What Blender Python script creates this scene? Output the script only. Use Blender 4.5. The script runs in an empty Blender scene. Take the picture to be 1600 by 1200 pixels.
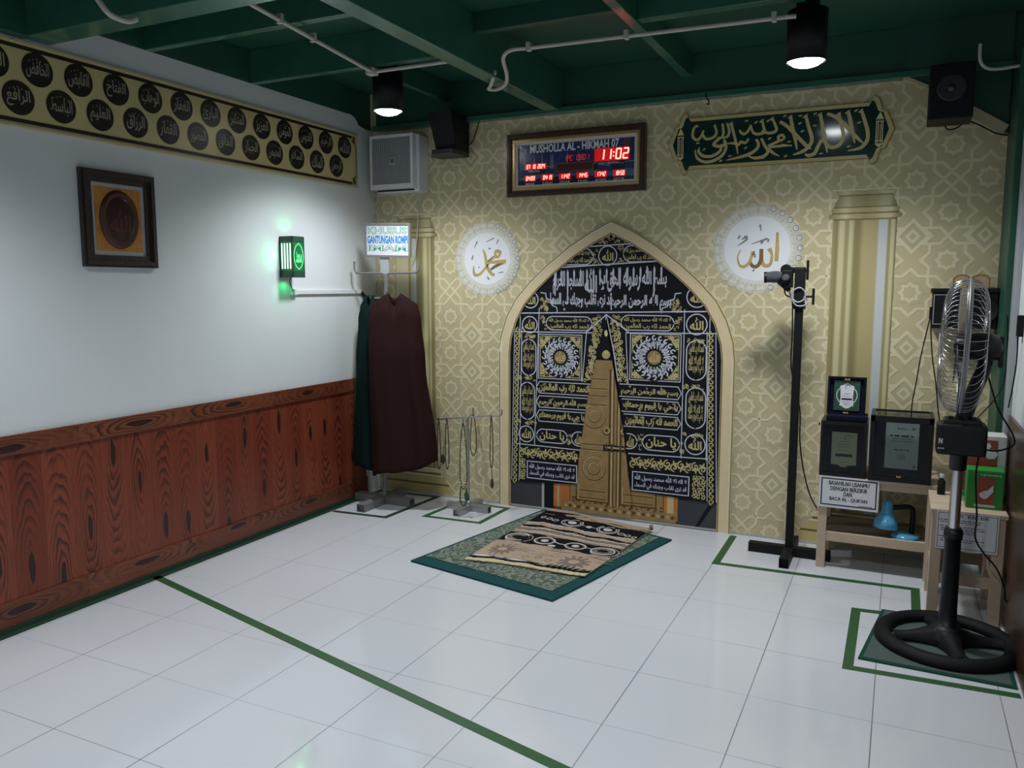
import bpy, bmesh, math, random
from mathutils import Vector, Matrix
SC = bpy.context.scene
COL = SC.collection
random.seed(7)
PI = math.pi

# ------------------------------------------------------------------ camera, world, exposure
cam_d = bpy.data.cameras.new('camera')
cam_d.sensor_width = 36.0
cam_d.lens = 36.0 * 1259.417 / 1600.0
cam_d.clip_start = 0.02
cam = bpy.data.objects.new('camera', cam_d)
COL.objects.link(cam)
RT = Vector((0.901130, 0.433550, -0.000153))
DN = Vector((0.051439, -0.107266, -0.992899))
FW = Vector((-0.430487, 0.894723, -0.118962))
cam.matrix_world = Matrix(((RT.x, -DN.x, -FW.x, 3.2973), (RT.y, -DN.y, -FW.y, -4.6776), (RT.z, -DN.z, -FW.z, 1.4268), (0, 0, 0, 1)))
SC.camera = cam

world = bpy.data.worlds.new('world')
SC.world = world
world.use_nodes = True
world.node_tree.nodes['Background'].inputs[0].default_value = (0.80, 0.90, 1.0, 1)
world.node_tree.nodes['Background'].inputs[1].default_value = 0.20

vs = SC.view_settings
vs.view_transform = 'Standard'
vs.look = 'None'
vs.gamma = 1.0
vs.use_curve_mapping = False
vs.exposure = 0.58

LAMP_W = 70.0          # watts of each ceiling downlight


def spot(name, loc, watts, angle, parent=None, blend=0.6, color=(0.93, 0.97, 1.0), radius=0.10, aim=None):
    d = bpy.data.lights.new(name, 'SPOT')
    d.energy = watts
    d.color = color
    d.spot_size = math.radians(angle)
    d.spot_blend = blend
    d.shadow_soft_size = radius
    o = bpy.data.objects.new(name, d)
    COL.objects.link(o)
    o.location = loc
    if aim is not None:
        o.rotation_euler = (Vector(aim) - Vector(loc)).to_track_quat('-Z', 'Y').to_euler()
    if parent:
        o.parent = parent
        o.location = Vector(loc) - parent.location
    return o


# ------------------------------------------------------------------ materials
def mat(name, col, rough=0.5, metal=0.0, spec=0.5, emit=None, estr=0.0, var=0.08, vscale=18.0, bump=0.0, bscale=60.0, coat=0.0):
    m = bpy.data.materials.new(name)
    m.use_nodes = True
    nt = m.node_tree
    b = nt.nodes['Principled BSDF']
    b.inputs['Roughness'].default_value = rough
    b.inputs['Metallic'].default_value = metal
    b.inputs['Specular IOR Level'].default_value = spec
    b.inputs['Coat Weight'].default_value = coat
    b.inputs['Coat Roughness'].default_value = 0.15
    c = tuple(col) + (1,)
    b.inputs['Base Color'].default_value = c
    if var > 0 or bump > 0:
        tc = nt.nodes.new('ShaderNodeTexCoord')
    if var > 0:
        n = nt.nodes.new('ShaderNodeTexNoise')
        n.inputs['Scale'].default_value = vscale
        n.inputs['Detail'].default_value = 4
        nt.links.new(tc.outputs['Object'], n.inputs['Vector'])
        mx = nt.nodes.new('ShaderNodeMix')
        mx.data_type = 'RGBA'
        mx.inputs['A'].default_value = tuple(max(0, x * (1 - var)) for x in col) + (1,)
        mx.inputs['B'].default_value = tuple(min(1, x * (1 + var)) for x in col) + (1,)
        nt.links.new(n.outputs['Fac'], mx.inputs['Factor'])
        nt.links.new(mx.outputs['Result'], b.inputs['Base Color'])
    if bump > 0:
        n2 = nt.nodes.new('ShaderNodeTexNoise')
        n2.inputs['Scale'].default_value = bscale
        nt.links.new(tc.outputs['Object'], n2.inputs['Vector'])
        bp = nt.nodes.new('ShaderNodeBump')
        bp.inputs['Strength'].default_value = bump
        bp.inputs['Distance'].default_value = 0.01
        nt.links.new(n2.outputs['Fac'], bp.inputs['Height'])
        nt.links.new(bp.outputs['Normal'], b.inputs['Normal'])
    if emit:
        b.inputs['Emission Color'].default_value = tuple(emit) + (1,)
        b.inputs['Emission Strength'].default_value = estr
    return m


class NB:
    """tiny node graph builder"""
    def __init__(self, m):
        self.nt = m.node_tree
        self.b = self.nt.nodes['Principled BSDF']

    def put(self, sock, v):
        if isinstance(v, bpy.types.NodeSocket):
            self.nt.links.new(v, sock)
        else:
            sock.default_value = v

    def m(self, op, a, b=0.0, c=0.0):
        n = self.nt.nodes.new('ShaderNodeMath')
        n.operation = op
        self.put(n.inputs[0], a)
        self.put(n.inputs[1], b)
        self.put(n.inputs[2], c)
        return n.outputs[0]

    def xyz(self):
        n = self.nt.nodes.new('ShaderNodeNewGeometry')
        s = self.nt.nodes.new('ShaderNodeSeparateXYZ')
        self.nt.links.new(n.outputs['Position'], s.inputs[0])
        return n.outputs['Position'], s.outputs[0], s.outputs[1], s.outputs[2]

    def vec(self, x, y, z):
        n = self.nt.nodes.new('ShaderNodeCombineXYZ')
        for i, v in enumerate((x, y, z)):
            self.put(n.inputs[i], v)
        return n.outputs[0]

    def noise(self, v, scale, detail=3.0, rough=0.5):
        n = self.nt.nodes.new('ShaderNodeTexNoise')
        self.put(n.inputs['Vector'], v)
        n.inputs['Scale'].default_value = scale
        n.inputs['Detail'].default_value = detail
        n.inputs['Roughness'].default_value = rough
        return n.outputs['Fac']

    def white(self, w):
        n = self.nt.nodes.new('ShaderNodeTexWhiteNoise')
        n.noise_dimensions = '1D'
        self.put(n.inputs['W'], w)
        return n.outputs['Value']

    def mix(self, f, a, b):
        n = self.nt.nodes.new('ShaderNodeMix')
        n.data_type = 'RGBA'
        self.put(n.inputs['Factor'], f)
        for k, v in (('A', a), ('B', b)):
            self.put(n.inputs[k], tuple(v) + (1,) if isinstance(v, tuple) else v)
        return n.outputs['Result']

    def step(self, v, lo, hi):
        n = self.nt.nodes.new('ShaderNodeMapRange')
        n.interpolation_type = 'SMOOTHSTEP'
        self.put(n.inputs[0], v)
        n.inputs[1].default_value = lo
        n.inputs[2].default_value = hi
        return n.outputs[0]

    def bump(self, h, strength, dist=0.01):
        n = self.nt.nodes.new('ShaderNodeBump')
        n.inputs['Strength'].default_value = strength
        n.inputs['Distance'].default_value = dist
        self.put(n.inputs['Height'], h)
        self.nt.links.new(n.outputs[0], self.b.inputs['Normal'])

    def color(self, c):
        self.nt.links.new(c, self.b.inputs['Base Color'])


def floor_material():
    m = mat('glossy_white_tile', (0.72, 0.74, 0.76), rough=0.09, spec=0.45, var=0)
    g = NB(m)
    p, x, y, z = g.xyz()
    fx = g.m('FRACT', g.m('DIVIDE', g.m('SUBTRACT', x, 0.48 - 4), 0.4))
    fy = g.m('FRACT', g.m('DIVIDE', g.m('ADD', y, 1.896 + 8), 0.4))
    ex = g.m('MULTIPLY', g.m('MINIMUM', fx, g.m('SUBTRACT', 1.0, fx)), 0.4)
    ey = g.m('MULTIPLY', g.m('MINIMUM', fy, g.m('SUBTRACT', 1.0, fy)), 0.4)
    gx = g.m('LESS_THAN', ex, 0.0017)
    gy = g.m('LESS_THAN', ey, 0.0014)
    tone = g.noise(p, 1.3, 2)
    base = g.mix(tone, (0.555, 0.57, 0.615), (0.615, 0.63, 0.66))
    wear = g.step(g.noise(p, 1.7, 2), 0.35, 0.65)
    c1 = g.mix(g.m('MULTIPLY', gy, g.m('MULTIPLY_ADD', wear, 0.35, 0.60)), base, (0.22, 0.22, 0.23))
    c2 = g.mix(g.m('MULTIPLY', gx, g.m('MULTIPLY_ADD', wear, 0.25, 0.75)), c1, (0.13, 0.13, 0.13))
    g.color(c2)
    gr = g.m('MAXIMUM', gx, gy)
    g.nt.links.new(g.m('MULTIPLY_ADD', gr, 0.5, 0.09), g.b.inputs['Roughness'])
    g.bump(g.noise(p, 5.0, 1), 0.06, 0.004)
    return m


def knotty_material(name, vertical=True):
    """stained pine with bold cathedral grain and knots; one plank every 14 cm"""
    m = mat(name, (0.25, 0.06, 0.03), rough=0.33, spec=0.4, var=0)
    g = NB(m)
    p, x, y, z = g.xyz()
    a, l = (y, z) if vertical else (z, y)
    if vertical:
        k = g.m('DIVIDE', g.m('ADD', a, 20.0), 0.14)
        idx = g.m('FLOOR', k)
        lo = g.m('SUBTRACT', g.m('FRACT', k), 0.5)
        off = g.m('MULTIPLY', g.m('SUBTRACT', g.white(idx), 0.5), 0.75)
        lz = g.m('SUBTRACT', g.m('SUBTRACT', l, 0.42), off)
        stretch = 0.30
    else:
        k = g.m('DIVIDE', g.m('ADD', l, 20.3), 0.62)
        idx = g.m('FLOOR', k)
        lo = g.m('DIVIDE', g.m('SUBTRACT', a, g.m('MULTIPLY_ADD', g.white(idx), 0.05, 0.07)), 0.14)
        lo = g.m('SUBTRACT', lo, g.m('MULTIPLY', g.m('GREATER_THAN', z, 0.4), 4.9))
        lz = g.m('MULTIPLY', g.m('SUBTRACT', g.m('FRACT', k), 0.5), 0.62)
        stretch = 0.30
    warp = g.noise(g.vec(g.m('MULTIPLY', lo, 1.6), g.m('MULTIPLY', lz, 3.2), idx), 2.2, 3)
    r = g.m('SQRT', g.m('ADD', g.m('POWER', g.m('MULTIPLY', lo, 2.1), 2.0), g.m('POWER', g.m('DIVIDE', lz, stretch), 2.0)))
    r = g.m('ADD', r, g.m('MULTIPLY', g.m('SUBTRACT', warp, 0.5), 0.42))
    ring = g.m('FRACT', g.m('MULTIPLY', r, 5.0))
    ring = g.m('MULTIPLY', g.step(ring, 0.25, 0.90), g.step(ring, 1.0, 0.93))
    knot = g.step(r, 0.26, 0.14)
    core = g.step(g.m('ABSOLUTE', g.m('ADD', lo, g.m('MULTIPLY', g.m('SUBTRACT', warp, 0.5), 0.35))), 0.40, 0.20)
    fine = g.noise(g.vec(g.m('MULTIPLY', a, 160.0), g.m('MULTIPLY', l, 5.0), 0.0), 1.0, 3)
    fade = g.step(g.noise(g.vec(g.m('MULTIPLY', a, 9.0), g.m('MULTIPLY', l, 2.2), idx), 1.0, 2), 0.36, 0.62)
    tone = g.white(g.m('ADD', idx, 7.3))
    c = g.mix(tone, (0.165, 0.029, 0.014), (0.225, 0.050, 0.023))
    if not vertical:
        c = g.mix(tone, (0.150, 0.040, 0.018), (0.20, 0.062, 0.029))
    c = g.mix(g.m('MULTIPLY', g.step(fine, 0.45, 0.75), 0.5), c, (0.075, 0.018, 0.010))
    c = g.mix(g.m('MULTIPLY', ring, g.m('MULTIPLY_ADD', g.m('MULTIPLY', fade, core), 0.70, 0.22)), c, (0.035, 0.012, 0.009))
    c = g.mix(g.m('MULTIPLY', knot, 0.92), c, (0.016, 0.008, 0.007))
    if vertical:
        edge = g.step(g.m('ABSOLUTE', lo), 0.485, 0.5)
        c = g.mix(g.m('MULTIPLY', edge, 0.5), c, (0.03, 0.01, 0.008))
    g.color(c)
    g.bump(g.m('SUBTRACT', 1.0, ring), 0.15, 0.002)
    return m


M = {}
M['floor'] = floor_material()
M['white_wall'] = mat('white_wall_paint', (0.66, 0.70, 0.72), rough=0.55, var=0.05, vscale=2.5, bump=0.05, bscale=25)
M['planks'] = knotty_material('stained_knotty_pine')
M['rails'] = knotty_material('stained_pine_rail', False)
M['paper'] = mat('tan_vinyl_wallpaper', (0.575, 0.495, 0.290), rough=0.24, spec=0.5, var=0.06, vscale=3, bump=0.12, bscale=9)
M['paper_mid'] = mat('olive_vinyl_wallpaper', (0.535, 0.470, 0.290), rough=0.24, var=0.06, vscale=3, bump=0.12, bscale=9)
M['paper_strap'] = mat('cream_vinyl_wallpaper', (0.715, 0.645, 0.420), rough=0.24, var=0.05, vscale=3, bump=0.12, bscale=9)
M['ceiling'] = mat('dark_green_ceiling_paint', (0.018, 0.082, 0.054), rough=0.45, var=0.15, vscale=2.0)
M['beam'] = mat('green_beam_paint', (0.034, 0.130, 0.088), rough=0.2, spec=0.6, var=0.18, vscale=9.0)
M['tape'] = mat('green_cloth_tape', (0.022, 0.085, 0.024), rough=0.5, var=0.12)
M['tape_dark'] = mat('dark_green_tape', (0.013, 0.042, 0.023), rough=0.5, var=0.15)
M['gold'] = mat('printed_gold', (0.55, 0.46, 0.20), rough=0.4)
M['gold_light'] = mat('printed_light_gold', (0.70, 0.62, 0.36), rough=0.4)
M['gold_pale'] = mat('printed_pale_cream', (0.74, 0.69, 0.50), rough=0.4)
M['gold_dark'] = mat('printed_dark_gold', (0.30, 0.235, 0.075), rough=0.4)
M['gold_deep'] = mat('printed_deep_bronze', (0.17, 0.125, 0.04), rough=0.4)
M['strip_white'] = mat('printed_silver_white', (0.62, 0.63, 0.62), rough=0.4)
M['arch'] = mat('printed_arch_cream', (0.74, 0.60, 0.37), rough=0.3)
M['arch_hi'] = mat('printed_arch_light_edge', (0.80, 0.74, 0.55), rough=0.36)
M['arch_lo'] = mat('printed_arch_brown_edge', (0.22, 0.16, 0.06), rough=0.4)
M['kis_black'] = mat('printed_black_cloth', (0.0065, 0.007, 0.0105), rough=0.5, spec=0.2, var=0.2, vscale=25)
M['kis_navy'] = mat('printed_navy_cloth', (0.008, 0.010, 0.024), rough=0.5, spec=0.2)
M['kis_gold'] = mat('printed_gold_thread', (0.52, 0.45, 0.20), rough=0.45, var=0.25, vscale=70)
M['kis_silver'] = mat('printed_silver_thread', (0.58, 0.60, 0.68), rough=0.45, var=0.1)
M['door_gold'] = mat('printed_door_gold', (0.30, 0.195, 0.075), rough=0.42, var=0.35, vscale=22)
M['door_dark'] = mat('printed_door_brown', (0.085, 0.048, 0.015), rough=0.42, var=0.3, vscale=30)
M['door_light'] = mat('printed_door_highlight', (0.48, 0.35, 0.16), rough=0.42, var=0.25, vscale=25)
M['door_orange'] = mat('printed_door_orange', (0.48, 0.17, 0.04), rough=0.42, var=0.45, vscale=16)
M['stone_dark'] = mat('printed_dark_stone', (0.035, 0.038, 0.046), rough=0.42, var=0.3, vscale=10)
M['disc_white'] = mat('printed_white_disc', (0.80, 0.82, 0.84), rough=0.36, var=0.02)
M['lace'] = mat('printed_grey_lace', (0.60, 0.58, 0.47), rough=0.36, var=0.2, vscale=30)
M['lace_light'] = mat('printed_light_lace', (0.70, 0.69, 0.62), rough=0.3, var=0.12, vscale=30)
M['ink_grey'] = mat('printed_grey_ink', (0.22, 0.23, 0.25), rough=0.4)
M['cal_gold'] = mat('printed_calligraphy_gold', (0.50, 0.36, 0.13), rough=0.38, var=0.35, vscale=14)
M['cal_brown'] = mat('printed_calligraphy_brown', (0.20, 0.12, 0.05), rough=0.38)
M['black_plastic'] = mat('black_plastic', (0.004, 0.0045, 0.006), rough=0.5, spec=0.25, var=0.2)
M['black_matt'] = mat('matt_black_metal', (0.005, 0.005, 0.0055), rough=0.6, spec=0.25, var=0.2)
M['grey_plastic'] = mat('grey_plastic', (0.35, 0.37, 0.39), rough=0.4)
M['white_plastic'] = mat('white_plastic', (0.66, 0.68, 0.69), rough=0.4)
M['chrome'] = mat('chrome_tube', (0.72, 0.71, 0.72), rough=0.18, metal=1.0, var=0)
M['steel'] = mat('brushed_steel', (0.42, 0.42, 0.43), rough=0.33, metal=0.85, var=0.1)
M['grey_paint'] = mat('grey_painted_steel', (0.20, 0.195, 0.20), rough=0.45, metal=0.2)
M['pvc'] = mat('cream_conduit', (0.50, 0.49, 0.43), rough=0.45)
M['wood_pale'] = mat('unfinished_pale_wood', (0.50, 0.385, 0.28), rough=0.6, var=0.14, vscale=24)
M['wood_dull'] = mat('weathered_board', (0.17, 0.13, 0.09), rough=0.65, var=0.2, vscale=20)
M['frame_dark'] = mat('carved_dark_wood', (0.028, 0.020, 0.016), rough=0.4, var=0.35, vscale=40, bump=0.3, bscale=120)
M['frame_and_shade_brown'] = mat('brown_lacquer_and_shaded_wainscot', (0.060, 0.026, 0.014), rough=0.3, var=0.2)
M['gold_metal'] = mat('gilded_moulding', (0.66, 0.43, 0.16), rough=0.3, metal=0.8)
M['mat_board'] = mat('grey_mat_board', (0.42, 0.42, 0.40), rough=0.7, var=0.06)
M['mat_white'] = mat('pale_mat_board', (0.62, 0.58, 0.54), rough=0.7, var=0.06)
M['paper_white'] = mat('white_paper', (0.66, 0.67, 0.71), rough=0.6, var=0.03)
M['ink'] = mat('black_ink', (0.015, 0.015, 0.02), rough=0.6)
M['ink_soft'] = mat('grey_print', (0.13, 0.13, 0.16), rough=0.6)
M['red_led'] = mat('lit_red_led', (0.5, 0.02, 0.02), emit=(1.0, 0.05, 0.035), estr=2.6, var=0)
M['led_hot'] = mat('bright_red_led', (0.8, 0.3, 0.25), emit=(1.0, 0.20, 0.16), estr=2.6, var=0)
M['led_glass'] = mat('red_led_halo_window', (0.09, 0.006, 0.008), rough=0.25, emit=(0.9, 0.01, 0.01), estr=0.32, var=0)  # window emission stands in for the red halo around the digits
M['led_off'] = mat('unlit_led_window', (0.075, 0.020, 0.018), rough=0.3, var=0.1)
M['led_dim'] = mat('dim_red_led', (0.2, 0.02, 0.02), emit=(0.9, 0.04, 0.05), estr=0.22, var=0)


# ------------------------------------------------------------------ geometry helpers
class MB:
    def __init__(self):
        self.v, self.f, self.mi, self.sm = [], [], [], []

    def add(self, verts, faces, mi=0, smooth=False):
        n = len(self.v)
        self.v += [tuple(v) for v in verts]
        for f in faces:
            self.f.append(tuple(i + n for i in f))
            self.mi.append(mi)
            self.sm.append(smooth)

    def bm(self, bm, mi=0, smooth=False, M4=None):
        bm.verts.index_update()
        vs_ = [(M4 @ v.co if M4 else v.co.copy()) for v in bm.verts]
        self.add(vs_, [[v.index for v in f.verts] for f in bm.faces], mi, smooth)
        bm.free()

    def box(self, x0, x1, y0, y1, z0, z1, mi=0, bev=0.0, M4=None, seg=2):
        b = bmesh.new()
        bmesh.ops.create_cube(b, size=1.0)
        for v in b.verts:
            v.co = Vector(((x0 + x1) / 2 + v.co.x * (x1 - x0), (y0 + y1) / 2 + v.co.y * (y1 - y0), (z0 + z1) / 2 + v.co.z * (z1 - z0)))
        if bev > 0:
            bmesh.ops.bevel(b, geom=list(b.edges), offset=bev, segments=seg, affect='EDGES', profile=0.6)
        self.bm(b, mi, False, M4)

    def bar(self, a, b_, w, h, mi=0, bev=0.0, up=(0, 0, 1)):
        a, b_ = Vector(a), Vector(b_)
        d = b_ - a
        L = d.length
        d.normalize()
        s = d.cross(Vector(up)).normalized()
        u = s.cross(d)
        M4 = Matrix(((s.x, d.x, u.x, a.x), (s.y, d.y, u.y, a.y), (s.z, d.z, u.z, a.z), (0, 0, 0, 1)))
        self.box(-w / 2, w / 2, 0, L, -h / 2, h / 2, mi, bev, M4)

    def tube(self, pts, r, n=10, mi=0, closed=False, caps=True, smooth=True):
        pts = [Vector(p) for p in pts]
        rs = r if isinstance(r, (list, tuple)) else [r] * len(pts)
        N = len(pts)
        rings, prev = [], None
        for i in range(N):
            if closed:
                t = (pts[(i + 1) % N] - pts[i - 1]).normalized()
            else:
                t = (pts[min(i + 1, N - 1)] - pts[max(i - 1, 0)]).normalized()
            if prev is None:
                a = Vector((0, 0, 1)) if abs(t.z) < 0.9 else Vector((1, 0, 0))
                u = (a - t * a.dot(t)).normalized()
            else:
                u = prev - t * prev.dot(t)
                u = u.normalized() if u.length > 1e-6 else prev
            prev = u
            w = t.cross(u)
            rings.append([pts[i] + (u * math.cos(2 * PI * k / n) + w * math.sin(2 * PI * k / n)) * rs[i] for k in range(n)])
        vs_ = [p for rg in rings for p in rg]
        fs = []
        for i in range(N if closed else N - 1):
            j = (i + 1) % N
            for k in range(n):
                fs.append((i * n + k, i * n + (k + 1) % n, j * n + (k + 1) % n, j * n + k))
        self.add(vs_, fs, mi, smooth)
        if caps and not closed:
            self.add(rings[0], [tuple(range(n))[::-1]], mi)
            self.add(rings[-1], [tuple(range(n))], mi)

    def lathe(self, prof, M4=None, n=28, mi=0, smooth=True, sx=1.0, sy=1.0, caps=True):
        vs_, fs = [], []
        for r, h in prof:
            for k in range(n):
                a = 2 * PI * k / n
                p = Vector((r * math.cos(a) * sx, r * math.sin(a) * sy, h))
                vs_.append(M4 @ p if M4 else p)
        for i in range(len(prof) - 1):
            for k in range(n):
                fs.append((i * n + k, i * n + (k + 1) % n, (i + 1) * n + (k + 1) % n, (i + 1) * n + k))
        self.add(vs_, fs, mi, smooth)
        if caps and prof[0][0] > 1e-5:
            self.add(vs_[:n], [tuple(range(n))[::-1]], mi)
        if caps and prof[-1][0] > 1e-5:
            self.add(vs_[-n:], [tuple(range(n))], mi)

    def prism(self, poly, fn, d0, d1, mi=0, smooth=False):
        """poly: 2-D outline; fn(u, v, d) -> 3-D"""
        n = len(poly)
        vs_ = [fn(u, v, d0) for u, v in poly] + [fn(u, v, d1) for u, v in poly]
        self.add(vs_, [tuple(range(n))[::-1], tuple(range(n, 2 * n))], mi)
        self.add(vs_, [(i, (i + 1) % n, n + (i + 1) % n, n + i) for i in range(n)], mi, smooth)

    def ringprism(self, outer, inner, fn, d0, d1, mi=0):
        n = len(outer)
        vs_ = [fn(u, v, d0) for u, v in outer] + [fn(u, v, d0) for u, v in inner] + [fn(u, v, d1) for u, v in outer] + [fn(u, v, d1) for u, v in inner]
        fs = []
        for i in range(n):
            j = (i + 1) % n
            fs += [(i, j, n + j, n + i), (2 * n + i, 3 * n + i, 3 * n + j, 2 * n + j), (i, 2 * n + i, 2 * n + j, j), (n + i, n + j, 3 * n + j, 3 * n + i)]
        self.add(vs_, fs, mi)

    def sphere(self, c, r, mi=0, u=10, v=6, M4=None, s=(1, 1, 1)):
        b = bmesh.new()
        bmesh.ops.create_uvsphere(b, u_segments=u, v_segments=v, radius=r)
        for q in b.verts:
            q.co = Vector((q.co.x * s[0] + c[0], q.co.y * s[1] + c[1], q.co.z * s[2] + c[2]))
        self.bm(b, mi, True, M4)


ROOT = {}


def build(name, mb, mats, parent=None, label=None, cat=None, group=None, kind=None, fix=True):
    me = bpy.data.meshes.new(name)
    if not isinstance(mats, (list, tuple)):
        mats = [mats]
    loc = ROOT[parent.name] if parent else None
    if loc is None:
        xs = [v[0] for v in mb.v]
        ys = [v[1] for v in mb.v]
        zs = [v[2] for v in mb.v]
        loc = Vector(((min(xs) + max(xs)) / 2, (min(ys) + max(ys)) / 2, min(zs)))
    me.from_pydata([(v[0] - loc.x, v[1] - loc.y, v[2] - loc.z) for v in mb.v], [], mb.f)
    for m in mats:
        me.materials.append(M[m] if isinstance(m, str) else m)
    me.polygons.foreach_set('material_index', mb.mi)
    me.polygons.foreach_set('use_smooth', mb.sm)
    if fix and len(mb.f) < 40000:
        b = bmesh.new()
        b.from_mesh(me)
        bmesh.ops.recalc_face_normals(b, faces=b.faces)
        b.to_mesh(me)
        b.free()
    me.update()
    o = bpy.data.objects.new(name, me)
    COL.objects.link(o)
    if parent:
        o.parent = parent
    else:
        o.location = loc
    ROOT[o.name] = loc
    tag(o, label, cat, group, kind)
    return o


def tag(o, label=None, cat=None, group=None, kind=None):
    for k, v in (('label', label), ('category', cat), ('group', group), ('kind', kind)):
        if v:
            o[k] = v


def thing(name, label, cat, loc, group=None):
    o = bpy.data.objects.new(name, None)
    o.empty_display_size = 0.05
    COL.objects.link(o)
    o.location = loc
    ROOT[o.name] = Vector(loc)
    tag(o, label, cat, group)
    return o


def copy_tree(o, loc, label=None):
    def rec(src, par):
        c = src.copy()
        COL.objects.link(c)
        if par:
            c.parent = par
        for ch in list(src.children):
            rec(ch, c)
        return c
    c = rec(o, None)
    c.location = loc
    ROOT[c.name] = Vector(loc)
    if label:
        c['label'] = label
    return c


# ------------------------------------------------------------------ flat printing: polygons on a plane
def BACK(off=0.0):
    return lambda u, v, d: (u, -off - d, v)


def LEFT(off=0.0):
    return lambda u, v, d: (off + d, u, v)


def FLOOR(off=0.0):
    return lambda u, v, d: (u, v, off + d)


def frame_map(o, ux, uy, n):
    o, ux, uy, n = Vector(o), Vector(ux).normalized(), Vector(uy).normalized(), Vector(n).normalized()
    return lambda u, v, d: tuple(o + ux * u + uy * v + n * d)


def rect(x0, z0, x1, z1):
    return [(x0, z0), (x1, z0), (x1, z1), (x0, z1)]


def circ(cx, cz, r, n=40, r2=None, a0=0.0):
    r2 = r if r2 is None else r2
    return [(cx + r * math.cos(a0 + 2 * PI * k / n), cz + r2 * math.sin(a0 + 2 * PI * k / n)) for k in range(n)]


def stadium(x0, z0, x1, z1, n=10):
    w, h = x1 - x0, z1 - z0
    r = min(w, h) / 2
    out = []
    for (cx, cz, a) in ((x1 - r, z1 - r, 0), (x0 + r, z1 - r, PI / 2), (x0 + r, z0 + r, PI), (x1 - r, z0 + r, 1.5 * PI)):
        out += [(cx + r * math.cos(a + PI / 2 * k / n), cz + r * math.sin(a + PI / 2 * k / n)) for k in range(n + 1)]
    return out


def pointed(x0, z0, x1, z1):
    h = (z1 - z0) / 2
    c = h * 0.55
    zc = (z0 + z1) / 2
    return [(x0, zc), (x0 + c, z0), (x1 - c, z0), (x1, zc), (x1 - c, z1), (x0 + c, z1)]


def starpoly(cx, cz, R, inner=0.76, n=8, a0=PI / 8):
    return [(cx + (R if k % 2 else R * inner) * math.cos(a0 + PI * k / n), cz + (R if k % 2 else R * inner) * math.sin(a0 + PI * k / n)) for k in range(2 * n)]


def outline(poly, w):
    """ring of quads just inside poly (scaled by offsetting along vertex normals)"""
    n = len(poly)
    area = sum(poly[i][0] * poly[(i + 1) % n][1] - poly[(i + 1) % n][0] * poly[i][1] for i in range(n))
    sgn = 1 if area > 0 else -1
    inn = []
    for i in range(n):
        p0, p1, p2 = Vector(poly[i - 1]), Vector(poly[i]), Vector(poly[(i + 1) % n])
        a, b = (p1 - p0), (p2 - p1)
        if a.length < 1e-9 or b.length < 1e-9:
            inn.append(tuple(p1))
            continue
        a.normalize()
        b.normalize()
        na, nb_ = Vector((-a.y, a.x)) * sgn, Vector((-b.y, b.x)) * sgn
        m_ = na + nb_
        if m_.length < 1e-6:
            m_ = na
        m_.normalize()
        k = w / max(0.35, m_.dot(na))
        inn.append(tuple(p1 + m_ * k))
    return [[poly[i], poly[(i + 1) % n], inn[(i + 1) % n], inn[i]] for i in range(n)]


def ribbon(pts, w, closed=False):
    n = len(pts)
    L, R_ = [], []
    for i in range(n):
        p = Vector(pts[i])
        pa = Vector(pts[i - 1]) if (i > 0 or closed) else None
        pb = Vector(pts[(i + 1) % n]) if (i < n - 1 or closed) else None
        da = (p - pa).normalized() if pa is not None else None
        db = (pb - p).normalized() if pb is not None else None
        if da is None:
            nn, k = Vector((-db.y, db.x)), 1
        elif db is None:
            nn, k = Vector((-da.y, da.x)), 1
        else:
            na = Vector((-da.y, da.x))
            nb_ = Vector((-db.y, db.x))
            nn = na + nb_
            nn = nn.normalized() if nn.length > 1e-6 else na
            k = 1 / max(0.4, nn.dot(na))
        L.append(tuple(p + nn * (w / 2 * k)))
        R_.append(tuple(p - nn * (w / 2 * k)))
    return [[L[i], L[(i + 1) % n], R_[(i + 1) % n], R_[i]] for i in range(n if closed else n - 1)]


def clip(poly, cl):
    """Sutherland-Hodgman against a convex counter-clockwise polygon"""
    out = list(poly)
    n = len(cl)
    for i in range(n):
        a, b = cl[i], cl[(i + 1) % n]
        ex, ey = b[0] - a[0], b[1] - a[1]
        side = lambda p: ex * (p[1] - a[1]) - ey * (p[0] - a[0])
        src, out = out, []
        for k in range(len(src)):
            p, q = src[k - 1], src[k]
            sp, sq = side(p), side(q)
            if (sp >= 0) != (sq >= 0):
                t = sp / (sp - sq)
                out.append((p[0] + (q[0] - p[0]) * t, p[1] + (q[1] - p[1]) * t))
            if sq >= 0:
                out.append(q)
        if len(out) < 3:
            return None
    return out


FORMS = {}
for ch, base, k in (('ا', 0xFE8D, 2), ('ب', 0xFE8F, 4), ('ت', 0xFE95, 4), ('ث', 0xFE99, 4), ('ج', 0xFE9D, 4), ('ح', 0xFEA1, 4), ('خ', 0xFEA5, 4),
                    ('د', 0xFEA9, 2), ('ذ', 0xFEAB, 2), ('ر', 0xFEAD, 2), ('ز', 0xFEAF, 2), ('س', 0xFEB1, 4), ('ش', 0xFEB5, 4), ('ص', 0xFEB9, 4),
                    ('ض', 0xFEBD, 4), ('ط', 0xFEC1, 4), ('ظ', 0xFEC5, 4), ('ع', 0xFEC9, 4), ('غ', 0xFECD, 4), ('ف', 0xFED1, 4), ('ق', 0xFED5, 4),
                    ('ك', 0xFED9, 4), ('ل', 0xFEDD, 4), ('م', 0xFEE1, 4), ('ن', 0xFEE5, 4), ('ه', 0xFEE9, 4), ('و', 0xFEED, 2), ('ي', 0xFEF1, 4),
                    ('ة', 0xFE93, 2), ('ى', 0xFEEF, 2), ('ء', 0xFE80, 1), ('أ', 0xFE83, 2), ('ؤ', 0xFE85, 2), ('إ', 0xFE87, 2), ('ئ', 0xFE89, 4), ('\u0001', 0xFEFB, 2)):
    FORMS[ch] = (base, k)


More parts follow.
